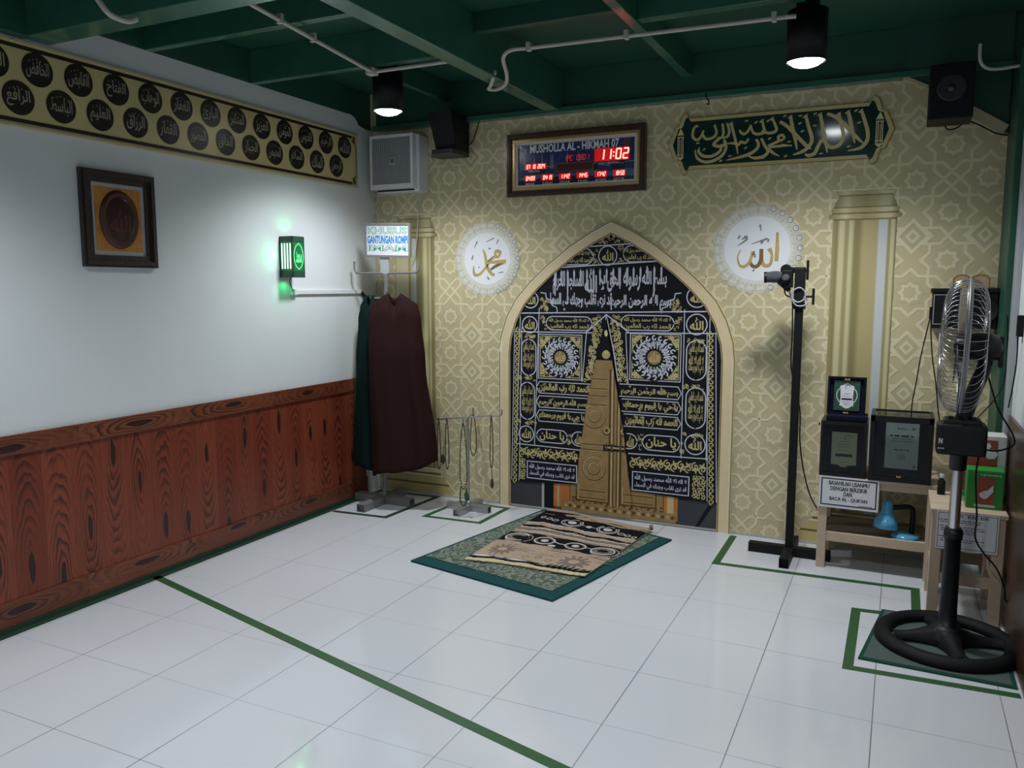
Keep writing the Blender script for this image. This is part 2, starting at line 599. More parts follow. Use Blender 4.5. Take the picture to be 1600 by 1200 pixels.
def shape_ar(s):
    out = []
    for w in s.split(' '):
        if w == 'الله':
            out.append(chr(0xFDF2))
            continue
        w = w.replace('لا', '\u0001')
        r = ''
        for i, c in enumerate(w):
            if c not in FORMS:
                r += c
                continue
            base, k = FORMS[c]
            pj = i > 0 and w[i - 1] in FORMS and FORMS[w[i - 1]][1] == 4
            nj = i < len(w) - 1 and w[i + 1] in FORMS and FORMS[w[i + 1]][1] > 1 and k == 4
            off = {(False, False): 0, (True, False): 1, (False, True): 2, (True, True): 3}[(pj and k > 1, nj)]
            r += chr(base + off)
        out.append(r[::-1])
    return ' '.join(out[::-1])


_TX = {}


def glyphs(s, bold=0.0, res=2):
    key = (s, bold, res)
    if key not in _TX:
        c = bpy.data.curves.new('lettering', 'FONT')
        c.body = s
        c.resolution_u = res
        c.offset = bold
        c.fill_mode = 'FRONT'
        o = bpy.data.objects.new('lettering', c)
        me = bpy.data.meshes.new_from_object(o)
        vs_ = [(v.co.x, v.co.y) for v in me.vertices]
        fs = [[vs_[i] for i in p.vertices] for p in me.polygons]
        bpy.data.objects.remove(o)
        bpy.data.curves.remove(c)
        bpy.data.meshes.remove(me)
        xs = [v[0] for v in vs_]
        ys = [v[1] for v in vs_]
        _TX[key] = (fs, min(xs), max(xs), min(ys), max(ys))
    return _TX[key]


def text(s, x0, z0, x1, z1, bold=0.0, ar=False, keep=False, shear=0.0, res=2):
    fs, a, b, c, d = glyphs(shape_ar(s) if ar else s, bold, res)
    sx, sz = (x1 - x0) / (b - a), (z1 - z0) / (d - c)
    ox, oz = x0, z0
    if keep:
        k = min(sx, sz)
        ox += ((x1 - x0) - k * (b - a)) / 2
        oz += ((z1 - z0) - k * (d - c)) / 2
        sx = sz = k
    return [[(ox + (p[0] - a) * sx + (p[1] - c) * sz * shear, oz + (p[1] - c) * sz) for p in f] for f in fs]


def text_arc(s, cx, cz, r0, r1, a0, a1, bold=0.0, ar=True):
    """lettering bent round a circle, from angle a1 (left end) to a0 (right end)"""
    fs, a, b, c, d = glyphs(shape_ar(s) if ar else s, bold, 2)
    out = []
    for f in fs:
        q = []
        for p in f:
            t = (p[0] - a) / (b - a)
            r = r0 + (r1 - r0) * (p[1] - c) / (d - c)
            an = a1 + (a0 - a1) * t
            q.append((cx + r * math.cos(an), cz + r * math.sin(an)))
        out.append(q)
    return out


SEG = {'0': 'abcdef', '1': 'bc', '2': 'abged', '3': 'abgcd', '4': 'fgbc', '5': 'afgcd', '6': 'afgedc', '7': 'abc', '8': 'abcdefg', '9': 'abfgcd',
       'I': 'bc', 'P': 'abefg', 'C': 'afed', 'U': 'bcdef', ' ': ''}


def seg7(s, x0, z0, w, h, gap, t, slant=0.1):
    out = []
    x = x0
    for ch in s:
        if ch == ':':
            for zz in (0.3, 0.68):
                out.append(rect(x - t / 2 + slant * h * zz, z0 + h * zz - t / 2, x + t / 2 + slant * h * zz, z0 + h * zz + t / 2))
            x += gap
            continue
        for sgm in SEG.get(ch, ''):
            A = {'a': (0, 1, 1, 1), 'g': (0, .5, 1, .5), 'd': (0, 0, 1, 0), 'f': (0, .5, 0, 1), 'e': (0, 0, 0, .5), 'b': (1, .5, 1, 1), 'c': (1, 0, 1, .5)}[sgm]
            p = [(x + A[0] * w, z0 + A[1] * h), (x + A[2] * w, z0 + A[3] * h)]
            p = [(px + slant * (pz - z0), pz) for px, pz in p]
            out += ribbon(p, t)
        x += w + gap
    return out


def brush(pts, ws):
    """pen stroke of varying width through pts (Catmull-Rom)"""
    k = len(pts)
    P = []
    for i in range(k - 1):
        p0, p1, p2, p3 = pts[max(i - 1, 0)], pts[i], pts[i + 1], pts[min(i + 2, k - 1)]
        for j in range(6):
            u = j / 6
            P.append((tuple(0.5 * (2 * p1[q] + (p2[q] - p0[q]) * u + (2 * p0[q] - 5 * p1[q] + 4 * p2[q] - p3[q]) * u * u + (3 * p1[q] - p0[q] - 3 * p2[q] + p3[q]) * u ** 3) for q in (0, 1)), ws[i] + (ws[i + 1] - ws[i]) * u))
    P.append((pts[-1], ws[-1]))
    L_, R_ = [], []
    for i in range(len(P)):
        d = (Vector(P[min(i + 1, len(P) - 1)][0]) - Vector(P[max(i - 1, 0)][0]))
        d = d.normalized() if d.length > 1e-8 else Vector((1, 0))
        nn = Vector((-d.y, d.x)) * P[i][1] / 2
        L_.append(tuple(Vector(P[i][0]) + nn))
        R_.append(tuple(Vector(P[i][0]) - nn))
    return [[L_[i], L_[i + 1], R_[i + 1], R_[i]] for i in range(len(P) - 1)]


class Sheet:
    """everything printed on one flat surface; layers sit 0.4 mm apart"""
    def __init__(self, fn, mats, step=0.0004):
        self.fn, self.mats, self.step = fn, list(mats), step
        self.mb = MB()

    def put(self, polys, m, layer, cl=None):
        if polys and isinstance(polys[0], tuple):
            polys = [polys]
        if m not in self.mats:
            self.mats.append(m)
        mi = self.mats.index(m)
        for p in polys:
            self.k = (getattr(self, 'k', 0) + 1) % 31
            d = (layer + 0.026 * self.k) * self.step
            if cl:
                p = clip(p, cl)
                if not p:
                    continue
            self.mb.add([self.fn(u, v, d) for u, v in p], [tuple(range(len(p)))], mi)
        return self

    def build(self, name, parent=None, **kw):
        return build(name, self.mb, self.mats, parent, fix=False, **kw)


def curl(cx, cz, r, turns=1.35, a0=0.0, flip=1, n=14):
    return [(cx + flip * (r * (1 - 0.78 * k / n)) * math.cos(a0 + turns * 2 * PI * k / n), cz + (r * (1 - 0.78 * k / n)) * math.sin(a0 + turns * 2 * PI * k / n)) for k in range(n + 1)]


def leaf(cx, cz, L, w, a):
    c, s = math.cos(a), math.sin(a)
    pts = [(0, 0), (L * .3, w / 2), (L * .7, w / 2.4), (L, 0), (L * .7, -w / 2.4), (L * .3, -w / 2)]
    return [(cx + x * c - z * s, cz + x * s + z * c) for x, z in pts]

# ================================================================== THE SETTING
RX = 3.765          # right wall
TOP = 2.72          # ceiling board
NEAR = -6.2         # end of the built room, behind the camera

b = MB()
b.box(-0.1, RX + 0.1, NEAR, 0.1, -0.08, 0.0)
build('floor', b, 'floor', kind='structure')
b = MB()
b.box(-0.1, RX + 0.1, NEAR, 0.1, TOP, TOP + 0.06)
build('ceiling', b, 'ceiling', kind='structure')
# left wall: top edge drops a little in the last hand's width before the corner
b = MB()
b.prism([(NEAR, 0), (0.0, 0), (0.0, 2.478), (-0.09, 2.478), (-0.165, 2.490), (-0.185, 2.515), (-0.215, 2.538), (-0.25, 2.545), (NEAR, 2.545)], LEFT(), -0.10, 0.0)
build('wall_left', b, 'white_wall', kind='structure')
b = MB()
b.box(RX, RX + 0.1, NEAR, 0.1, 0, TOP)
build('wall_right', b, 'white_wall', kind='structure')

# back wall with its patterned vinyl wallpaper
b = MB()
b.box(-0.1, RX + 0.1, 0.0, 0.1, 0, TOP)
wall_back = build('wall_back', b, 'paper', kind='structure')
PW = 0.1611
WALLRECT = rect(0.001, 0.001, RX - 0.001, 2.475)
sh = Sheet(BACK(0.0006), ['paper_mid', 'paper_strap'])
A_, HB, HS, HD, SW = PW / 2, 0.080, 0.083, 0.040, 0.0150
rows = [('S', 0.03), ('B', .195), ('D', .315), ('B', .435), ('S', .60), ('B', .755), ('D', .872), ('B', .992), ('D', 1.114), ('B', 1.235), ('S', 1.40),
        ('B', 1.565), ('D', 1.687), ('B', 1.805), ('S', 1.968), ('B', 2.135), ('D', 2.255), ('B', 2.375), ('S', 2.54)]


def star_cell(cx, cz):
    sh.put(starpoly(cx, cz, 0.0800), 'paper_mid', 0, WALLRECT)
    o = starpoly(cx, cz, 0.0560)
    for q in outline(o, 0.0135):
        sh.put([q], 'paper_strap', 1, WALLRECT)
    sh.put(starpoly(cx, cz, 0.037), 'paper', 1, WALLRECT)


def strap(pts):
    for q in ribbon(pts, SW):
        sh.put([q], 'paper_strap', 2, WALLRECT)


BMP = 0.037
for ci in range(-1, 25):
    cx = 0.592 - 3 * PW + ci * PW
    colB = (ci % 2 == 1)
    for kind, cz in rows:
        if colB and kind == 'B':
            star_cell(cx, cz)
            for s in (-1, 1):
                e = cx + s * A_
                strap([(e, cz - HB), (e, cz - BMP), (e + s * BMP, cz), (e, cz + BMP), (e, cz + HB)])
        elif not colB and kind == 'S':
            star_cell(cx, cz)
            for s in (-1, 1):
                z = cz + s * HS
                strap([(cx - A_, z), (cx - BMP, z), (cx, z + s * BMP), (cx + BMP, z), (cx + A_, z)])
        elif colB and kind == 'S':
            c = 0.045
            for sx in (-1, 1):
                for sz in (-1, 1):
                    strap([(cx - sx * A_, cz + sz * HS), (cx - sx * c, cz + sz * HS), (cx + sx * A_, cz - sz * c), (cx + sx * A_, cz - sz * HS)])
        elif colB and kind == 'D':
            for s in (-1, 1):
                strap([(cx - A_, cz + s * HD), (cx - 0.036, cz + s * HD), (cx + 0.036, cz - s * HD), (cx + A_, cz - s * HD)])
        elif kind == 'D':
            dia = lambda k: [(cx - k, cz), (cx, cz - k * 1.08), (cx + k, cz), (cx, cz + k * 1.08)]
            for q in outline(dia(0.086), 0.017):
                sh.put([q], 'paper_strap', 2, WALLRECT)
            sh.put(dia(0.056), 'paper_mid', 0, WALLRECT)
            for q in outline(dia(0.036), 0.013):
                sh.put([q], 'paper_strap', 1, WALLRECT)
            for s in (-1, 1):
                strap([(cx + s * .047, cz + HD), (cx + s * .088, cz), (cx + s * .047, cz - HD)])
                for t in (-1, 1):
                    strap([(cx + s * A_, cz + t * HD), (cx + s * 0.042, cz + t * HD)])
sh.build('wallpaper_pattern', wall_back)

# panelling on the left wall
b = MB()
b.box(0.0, 0.010, NEAR + 0.1, -0.175, 0.0, 0.815)
tr = build('trim_1', b, 'planks', kind='structure')
for z0, z1 in ((0.738, 0.822), (0.022, 0.125)):
    b = MB()
    b.box(0.008, 0.020, NEAR + 0.1, -0.172, z0, z1, bev=0.003)
    build('rail', b, 'rails', tr)
b = MB()
b.box(0.012, 0.026, NEAR + 0.1, -0.172, 0.0, 0.022)
build('baseboard_left', b, 'tape_dark', kind='structure')
# right wall: dark post, pale board, wainscot with shade put into its dark colour
b = MB()
b.box(RX - 0.045, RX, -0.36, 0.0, 0, 2.48, bev=0.004)
build('trim_2', b, 'ceiling', kind='structure')
b = MB()
b.box(RX - 0.022, RX, -0.50, -0.40, 0, 2.48, bev=0.003)
build('trim_3', b, 'grey_plastic', kind='structure')
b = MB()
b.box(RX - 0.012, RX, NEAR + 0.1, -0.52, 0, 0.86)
build('trim_4', b, 'frame_and_shade_brown', kind='structure')
b = MB()
b.box(0, RX, -0.008, 0.0, 0, 0.012)
build('baseboard_back', b, 'mat_board', kind='structure')

# green steel beams under the ceiling board
beams = [
    (1.300, 1.395, NEAR + 0.2, 0.0, 2.480, TOP, 'beam'),          # long beam towards the back wall
    (2.120, 2.170, -2.33, 0.0, 2.600, TOP, 'beam'),
    (2.815, 2.875, -2.33, -1.0, 2.600, TOP, 'beam'),
    (0.0, 1.300, -1.845, -1.800, 2.545, TOP, 'beam'),
    (0.0, 1.300, -1.150, -1.105, 2.545, TOP, 'beam'),
    (2.170, RX, -1.050, -0.990, 2.610, TOP, 'beam'),
    (-0.02, RX, -2.455, -2.330, 2.440, TOP, 'beam'),
    (0.04, RX, -0.060, -0.0, 2.468, 2.50, 'beam'),
    (0.04, RX, -0.024, -0.0, 2.50, TOP, 'ceiling'),
    (-0.10, 0.0, NEAR, -0.26, 2.546, TOP, 'ceiling'),
    (-0.09, -0.02, -0.26, 0.0, 2.46, TOP, 'ceiling'),
    (-0.02, 0.05, NEAR + 0.2, -2.440, 2.436, TOP, 'ceiling'),
    (1.395, 2.12, -1.15, -1.105, 2.63, TOP, 'ceiling'),
    (0.60, 0.64, -1.105, -0.06, 2.60, TOP, 'ceiling'),
]
for x0, x1, y0, y1, z0, z1, mm in beams:
    b = MB()
    b.box(x0, x1, y0, y1, z0, z1, bev=0.004)
    build('ceiling_beam', b, mm, kind='structure')
# slanted green boards that close the upper right corner
b = MB()
b.prism([(3.262, 2.47), (3.40, 2.395), (RX - 0.05, 2.165), (RX - 0.05, 2.72), (3.262, 2.72)], BACK(0.0), 0.0, 0.045)
build('ceiling_brace', b, 'ceiling', kind='structure')
b = MB()
b.bar((3.39, -0.052, 2.387), (RX - 0.06, -0.052, 2.178), 0.014, 0.05, bev=0.002)
b.bar((3.25, -0.052, 2.470), (3.39, -0.052, 2.395), 0.014, 0.02, bev=0.002)
build('brace_edge', b, 'paper_mid', kind='structure')

# tape stuck on the tiles
def tape(pts, w, mm, label, closed=False):
    b = MB()
    for q in ribbon(pts, w, closed):
        b.prism(q, FLOOR(), 0.0, 0.0011)
    build('floor_tape', b, mm, label=label, cat='tape')


tape([(0.028, -1.965), (2.62, -2.625)], 0.042, 'tape', 'long green tape line crossing the floor from panelled wall to foreground')
tape([(0.047, NEAR + .2), (0.047, -0.03)], 0.040, 'tape_dark', 'dark green tape strip along the foot of the wood panelling')
tape([(0.075, -0.63), (0.458, -0.602), (0.495, -0.035), (0.075, -0.06)], 0.036, 'tape_dark', 'dark green tape square on the floor around the garment stand base')
tape([(0.668, -0.472), (1.045, -0.455), (1.055, -0.085), (0.695, -0.075)], 0.034, 'tape', 'green tape square on the floor around the prayer bead stand', True)
tape([(2.490, -0.045), (2.494, -0.560), (3.425, -0.520), (3.425, -0.865)], 0.038, 'tape', 'green tape outline on the floor around microphone stand and benches')
tape([(3.285, -0.895), (3.184, -0.905), (3.184, -1.515), (RX - 0.02, -1.488)], 0.038, 'tape', 'green tape corner on the floor around the fan mat')

# ================================================================== PRINTS ON THE BACK WALL
AX = 1.712
def arch_outline(hw, spring, peak, n=9):
    """pointed arch: straight jambs, a rounded shoulder, a nearly straight gable; counter-clockwise from bottom left"""
    rel = [(1.0, 0.0), (0.985, 0.125), (0.93, 0.28), (0.845, 0.42), (0.71, 0.555), (0.565, 0.675), (0.35, 0.825), (0.17, 0.925), (0.0, 1.0)]
    H = peak - spring
    right = [(AX + hw * x, spring + H * y) for x, y in rel]
    left = [(AX - hw * x, spring + H * y) for x, y in rel[:-1]][::-1]
    return [(AX - hw, 0.0), (AX + hw, 0.0)] + right + left


OUT = arch_outline(0.752, 1.015, 1.825)
INN = arch_outline(0.672, 1.010, 1.742)
mural = thing('arch_mural', 'printed pointed arch with black and gold curtain over a golden door on the back wall', 'mural', (AX, 0, 0))
sh = Sheet(BACK(0.0020), ['kis_black', 'stone_dark', 'kis_silver'])
sh.put(INN, 'kis_black', 0)
sh.put(rect(1.045, 0.0, 1.262, 0.19), 'stone_dark', 1)
sh.put(rect(2.15, 0.0, 2.39, 0.17), 'stone_dark', 1)
sh.put(rect(1.262, 0.0, 1.279, 0.19), 'mat_board', 2)
sh.put([(2.25, 0), (2.27, 0), (2.36, .15), (2.33, .15)], 'kis_black', 2)
sh.build('backdrop', mural)

# golden door: lower part below the hem and the wedge seen in the curtain's opening
OPEN = [(1.687, 1.256), (1.640, 1.060), (1.612, 0.930), (1.572, 0.730), (1.540, 0.515), (1.518, 0.352), (1.508, 0.19), (1.508, 0.0), (1.866, 0.0), (1.862, 0.195),
        (1.848, 0.330), (1.826, 0.450), (1.800, 0.610), (1.780, 0.760), (1.758, 0.880), (1.731, 1.024), (1.706, 1.150)]
sh = Sheet(BACK(0.0030), ['door_gold', 'door_dark', 'door_light', 'door_orange'])


def door(cl):
    P = lambda poly, m, l: sh.put(poly, m, l, cl)
    P(rect(1.345, 0.015, 2.150, 1.26), 'door_dark', 0)
    P(rect(1.345, 0.03, 1.455, 0.25), 'door_orange', 1)
    P(rect(1.370, 0.03, 1.385, 0.25), 'door_light', 2)
    P(rect(2.065, 0.03, 2.150, 0.25), 'door_orange', 1)
    P(rect(2.085, 0.05, 2.125, 0.25), 'gold', 2)
    P(rect(1.40, 0.015, 2.14, 0.075), 'door_gold', 3)
    for k in range(24):
        P(circ(1.43 + k * .03, 0.048, 0.011, 8), 'door_dark' if k % 2 else 'door_light', 4)
    P(rect(1.460, 0.075, 2.060, 1.0), 'door_gold', 2)
    for k in range(40):
        P(leaf(1.47 + (k % 20) * .03, 0.083 + .012 * (k // 20), .022, .012, k * 1.3), 'door_dark', 3)
    for x0, x1 in ((1.500, 1.722), (1.790, 2.020)):
        P(rect(x0, 0.090, x1, 1.05), 'door_dark', 3)
        P(rect(x0 + .008, 0.098, x1 - .008, 1.05), 'door_gold', 4)
        for z0, z1 in ((0.105, 0.150), (0.152, 0.205), (0.415, 0.44), (0.448, 0.505), (0.70, 0.745), (0.755, 0.795), (0.80, 0.85), (0.86, 0.93), (0.94, 0.99)):
            P(rect(x0 + .016, z0, x1 - .016, z1), 'door_light', 5)
            P(rect(x0 + .021, z0 + .004, x1 - .016, z1), 'door_gold', 6)
            P(rect(x0 + .021, z0 + .004, x1 - .021, z0 + .010), 'door_dark', 7)
        for zc in (0.305, 0.635):
            xc = (x0 + x1) / 2 + .008
            P(circ(xc, zc, 0.078), 'door_dark', 5)
            P(circ(xc, zc + .002, 0.074), 'door_light', 6)
            P(circ(xc + .002, zc, 0.070), 'door_gold', 7)
            P(circ(xc, zc, 0.042), 'door_dark', 8)
            P(circ(xc, zc + .002, 0.038), 'door_light', 9)
            P(circ(xc + .002, zc, 0.034), 'door_gold', 10)
        xs = x1 - .022 if x0 < 1.7 else x0 + .022
        P(circ(xs, 0.548, 0.027), 'door_dark', 8)
        P(circ(xs, 0.552, 0.022), 'door_light', 9)
        P(circ(xs, 0.552, 0.012), 'door_dark', 10)
    P(rect(1.722, 0.075, 1.790, 1.05), 'door_dark', 5)
    P(rect(1.727, 0.075, 1.740, 1.05), 'door_light', 6)
    P(rect(1.748, 0.075, 1.764, 1.05), 'door_gold', 6)
    P(rect(1.772, 0.075, 1.783, 1.05), 'door_light', 6)
    P(rect(1.68, 0.425, 1.835, 0.462), 'kis_black', 11)
    P(rect(1.69, 0.440, 1.825, 0.452), 'door_light', 12)
    for xx in (1.70, 1.735, 1.79, 1.818):
        P(rect(xx - .006, 0.418, xx + .006, 0.470), 'door_dark', 13)
    P(rect(1.60, 0.93, 1.80, 1.26), 'kis_black', 11)
    P(rect(1.60, 0.93, 1.80, 0.985), 'door_gold', 12)
    P(circ(1.690, 1.02, 0.026), 'door_light', 12)
    P(circ(1.690, 1.035, 0.013), 'gold', 13)
    P(circ(1.688, 1.150, 0.011, 12, 0.02), 'gold_light', 12)


HEMC = rect(1.345, 0.0, 2.15, 0.21)
door(HEMC)
sh.build('printed_door', mural)

# curtain
HEM = [(1.040, 0.170), (1.153, 0.166), (1.300, 0.176), (1.508, 0.192), (1.862, 0.190), (2.05, 0.182), (2.23, 0.174), (2.384, 0.162)]
curt = Sheet(BACK(0.0086), ['kis_black', 'kis_gold', 'kis_silver', 'kis_navy'])
CL = INN
left_half = [(1.040, 0.170), (1.153, 0.166), (1.300, 0.176), (1.508, 0.192), (1.56, 0.62), (1.687, 1.256), (1.687, 1.75), (1.04, 1.75)]
right_half = [(1.687, 1.75), (1.687, 1.256), (1.76, 0.9), (1.83, 0.42), (1.862, 0.190), (2.05, 0.182), (2.23, 0.174), (2.384, 0.162), (2.384, 1.75)]
curt.put(left_half, 'kis_black', 0, CL)
curt.put(right_half, 'kis_black', 0, CL)


def line(poly, w=0.006, m='kis_silver', l=2):
    curt.put(outline(poly, w), m, l, CL)


def ar(s, x0, z0, x1, z1, m='kis_gold', l=3, bold=0.015, **k):
    bold = max(bold, 0.024)
    curt.put(text(s, x0, z0, x1, z1, bold, True, **k), m, l, CL)


W_ALLAH, W_SUB = 'الله', 'سبحان الله'
V1 = 'لا اله الا الله محمد رسول الله'
V2 = 'بسم الله الرحمن الرحيم'
V3 = 'الحمد لله رب العالمين'
V4 = 'يا حي يا قيوم برحمتك'
V5 = 'قد نرى تقلب وجهك في السماء'


def cell(poly, s, box, m='kis_gold', w=0.006, bold=0.02):
    line(poly, w)
    ar(s, *box, m=m, bold=bold)


def dots(x0, z0, x1, z1, n, m='kis_gold', r=0.007, seed=1):
    rr = random.Random(seed)
    for k in range(n):
        x, z = rr.uniform(x0, x1), rr.uniform(z0, z1)
        curt.put(ribbon(curl(x, z, r * 1.5, 0.8, rr.uniform(0, 6), rr.choice((-1, 1)), 7), r * 0.5), m, 2, CL)


# tip and medallion strip
dots(1.60, 1.69, 1.82, 1.74, 26, seed=3)
curt.put(ribbon([(1.45, 1.668), (1.98, 1.690)], 0.007), 'kis_silver', 2, CL)
curt.put(ribbon([(1.25, 1.543), (2.2, 1.590)], 0.008), 'kis_silver', 2, CL)
cell(circ(1.690, 1.616, 0.060), W_ALLAH, (1.655, 1.585, 1.727, 1.652), bold=0.02)
line(stadium(1.36, 1.562, 1.598, 1.664))
ar(V3, 1.40, 1.570, 1.585, 1.610)
ar(V1, 1.42, 1.615, 1.585, 1.655)
line(stadium(1.785, 1.575, 2.03, 1.676))
ar(V3, 1.80, 1.583, 1.98, 1.622)
ar(V1, 1.80, 1.628, 1.96, 1.668)
dots(1.60, 1.57, 1.63, 1.67, 9, seed=4)
dots(1.755, 1.575, 1.785, 1.68, 9, seed=5)
# large silver inscription
curt.put([(1.20, 1.268), (2.22, 1.290), (2.22, 1.585), (1.20, 1.540)], 'kis_black', 1, CL)
for k, (s, x0, x1, z0, z1, bo) in enumerate(((V2, 1.712, 2.085, 1.290, 1.405, .04), (V5, 1.300, 1.722, 1.284, 1.395, .04), ('بسم الله', 1.905, 2.055, 1.405, 1.552, .03),
                                             ('رسوله الحق', 1.690, 1.895, 1.400, 1.545, .03), ('لا الله', 1.545, 1.680, 1.395, 1.540, .03), ('المسجد الحرام', 1.335, 1.540, 1.385, 1.528, .03))):
    ar(s, x0, z0, x1, z1, 'kis_silver', 3 + k, bo)
for k in range(17):
    x = 1.350 + k * 0.042
    h = random.Random(k).uniform(0.06, 0.17)
    zt = 1.528 + (x - 1.33) * 0.03
    curt.put([(x - .0034, zt - h), (x + .0034, zt - h), (x + .0062, zt - .014), (x, zt + .006), (x - .0062, zt - .012)], 'kis_silver', 9, CL)
for s, xc in ((1, 1.250), (-1, 2.142)):
    pts = [(xc, 1.395), (xc + s * .035, 1.39), (xc + s * .04, 1.36), (xc + s * .075, 1.345), (xc + s * .08, 1.315), (xc + s * .11, 1.305), (xc + s * .115, 1.275)]
    curt.put(ribbon(pts, 0.006), 'kis_silver', 3, CL)
    dots(min(xc, xc + s * .05), 1.285, max(xc, xc + s * .05), 1.36, 22, seed=8 + s)
curt.put(ribbon([(1.10, 1.264), (2.32, 1.290)], 0.007), 'kis_silver', 3, CL)
# second band with long ovals
for x0, x1, z0, z1 in ((1.288, 1.596, 1.160, 1.250), (1.778, 2.105, 1.170, 1.264)):
    line(stadium(x0, z0, x1, z1))
    ar(V1, x0 + .02, (z0 + z1) / 2 + .003, x1 - .02, z1 - .008)
    ar(V3, x0 + .02, z0 + .008, x1 - .02, (z0 + z1) / 2 - .003)
dots(1.60, 1.165, 1.65, 1.25, 22, seed=10)
dots(1.72, 1.17, 1.775, 1.26, 22, seed=11)
dots(1.255, 1.16, 1.285, 1.25, 10, seed=12)
dots(2.11, 1.175, 2.145, 1.26, 10, seed=13)
curt.put(ribbon([(1.07, 1.146), (1.60, 1.150)], 0.006), 'kis_silver', 2, CL)
curt.put(ribbon([(1.81, 1.156), (2.36, 1.164)], 0.006), 'kis_silver', 2, CL)
# silver lines of the opening and the gold bands either side of it
curt.put(ribbon([(1.555, 1.150), (1.687, 1.263), (1.830, 1.158)], 0.007), 'kis_silver', 4, CL)
curt.put(ribbon([(1.600, 0.86), (1.645, 1.05), (1.687, 1.258), (1.735, 1.05), (1.768, 0.86)], 0.007), 'kis_silver', 4, CL)
for (ax, az, bx, bz, w, nn, sd) in ((1.575, 0.855, 1.640, 1.185, 0.060, 60, 14), (1.800, 0.855, 1.745, 1.18, 0.055, 56, 15)):
    curt.put(ribbon([(ax, az), (bx, bz)], w + .012), 'kis_black', 2, CL)
    rr = random.Random(sd)
    for k in range(nn):
        t = (k + .5) / nn
        x = ax + (bx - ax) * t + rr.uniform(-w * .45, w * .45)
        z = az + (bz - az) * t
        curt.put(ribbon(curl(x, z, 0.013, 0.9, rr.uniform(0, 6), rr.choice((-1, 1)), 7), 0.005), 'kis_gold', 3, CL)
curt.put(ribbon([(1.535, 0.845), (1.560, 1.150)], 0.005), 'kis_silver', 4, CL)
curt.put(ribbon([(1.830, 0.845), (1.812, 1.155)], 0.005), 'kis_silver', 4, CL)
# square panels with round silver wheels
for x0, z0, x1, z1, cx, cz, R in ((1.236, 0.852, 1.532, 1.136, 1.388, 0.992, 0.128), (1.838, 0.872, 2.150, 1.154, 1.990, 1.012, 0.137)):
    line(rect(x0, z0, x1, z1), 0.005)
    line(rect(x0 + .012, z0 + .012, x1 - .012, z1 - .012), 0.005, 'kis_gold')
    for sx, xx in ((1, x0 + .018), (-1, x1 - .018)):
        for sz, zz in ((1, z0 + .018), (-1, z1 - .018)):
            for q in range(24):
                rr = random.Random(q + int(cx * 100) + sx * 3 + sz * 7)
                u, v = rr.uniform(.004, .07), rr.uniform(.004, .07)
                if u + v < .085:
                    curt.put(ribbon(curl(xx + sx * u, zz + sz * v, 0.014, 1.0, rr.uniform(0, 6), sx, 9), 0.0062), 'kis_gold', 3, CL)
    curt.put(circ(cx, cz, R * 1.02, 48), 'kis_black', 4, CL)
    for a in range(9):
        a0 = a * 2 * PI / 9 + .2
        curt.put(text_arc(('محمد', 'الرحيم', 'سبحان', 'الملك', 'القدوس', 'السلام', 'المهيمن', 'العزيز', 'الكريم')[a], cx, cz, R * .42, R * .86, a0, a0 + 2 * PI / 9 - .03, 0.05), 'kis_silver', 5, CL)
    for a in range(20):
        an = a * 2 * PI / 20
        curt.put(ribbon(curl(cx + R * .84 * math.cos(an), cz + R * .84 * math.sin(an), R * .13, .8, an, 1, 7), R * .06), 'kis_silver', 6, CL)
        curt.put(ribbon([(cx + R * .40 * math.cos(an), cz + R * .40 * math.sin(an)), (cx + R * .72 * math.cos(an + .12), cz + R * .72 * math.sin(an + .12))], R * .045), 'kis_silver', 7, CL)
    curt.put(circ(cx, cz, R * .36), 'kis_black', 8, CL)
    curt.put(circ(cx, cz, R * .31), 'door_gold', 9, CL)
    ar(W_ALLAH, cx - R * .24, cz - R * .2, cx + R * .24, cz + R * .24, bold=0.03, l=10)
# rows of pointed cartouches
for k, z in enumerate((0.757, 0.666, 0.575)):
    xr = (1.590, 1.572, 1.556)[k]
    curt.put(outline(pointed(1.222, z, xr + .06, z + .078), 0.005), 'kis_silver', 2, [(1.2, z - .01), (xr, z - .01), (xr, z + .09), (1.2, z + .09)])
    ar((V3, V2, V4)[k], 1.242, z + .010, xr - .006, z + .067, bold=.035)
    dots(1.245, z + .012, xr - .02, z + .066, 14, r=.0055, seed=60 + k)
    z += .010
    xl = (1.776, 1.792, 1.806)[k]
    curt.put(outline(pointed(xl - .06, z, 2.160, z + .080), 0.005), 'kis_silver', 2, [(xl, z - .01), (2.2, z - .01), (2.2, z + .09), (xl, z + .09)])
    ar((V2, V4, V3)[k], xl + .010, z + .010, 2.138, z + .069, bold=.035)
    dots(xl + .02, z + .012, 2.13, z + .068, 14, r=.0055, seed=70 + k)
for x0, x1, z0, z1, c0, c1 in ((1.225, 1.440, 0.440, 0.530, 1.2, 1.54), (1.465, 1.60, 0.434, 0.530, 1.2, 1.532), (1.925, 2.155, 0.450, 0.548, 1.8, 2.2), (1.765, 1.895, 0.447, 0.545, 1.826, 2.2)):
    curt.put(outline(stadium(x0, z0, x1, z1), 0.006), 'kis_silver', 2, rect(c0, .4, c1, .6))
    ar('يا حنان' if x1 - x0 > .15 else 'الله', max(x0 + .022, c0), z0 + .012, min(x1 - .022, c1), z1 - .012, bold=.03)
dots(1.44, .44, 1.468, .53, 8, seed=20)
dots(1.897, .45, 1.925, .545, 8, seed=21)
dots(2.158, .45, 2.175, .55, 6, seed=22)
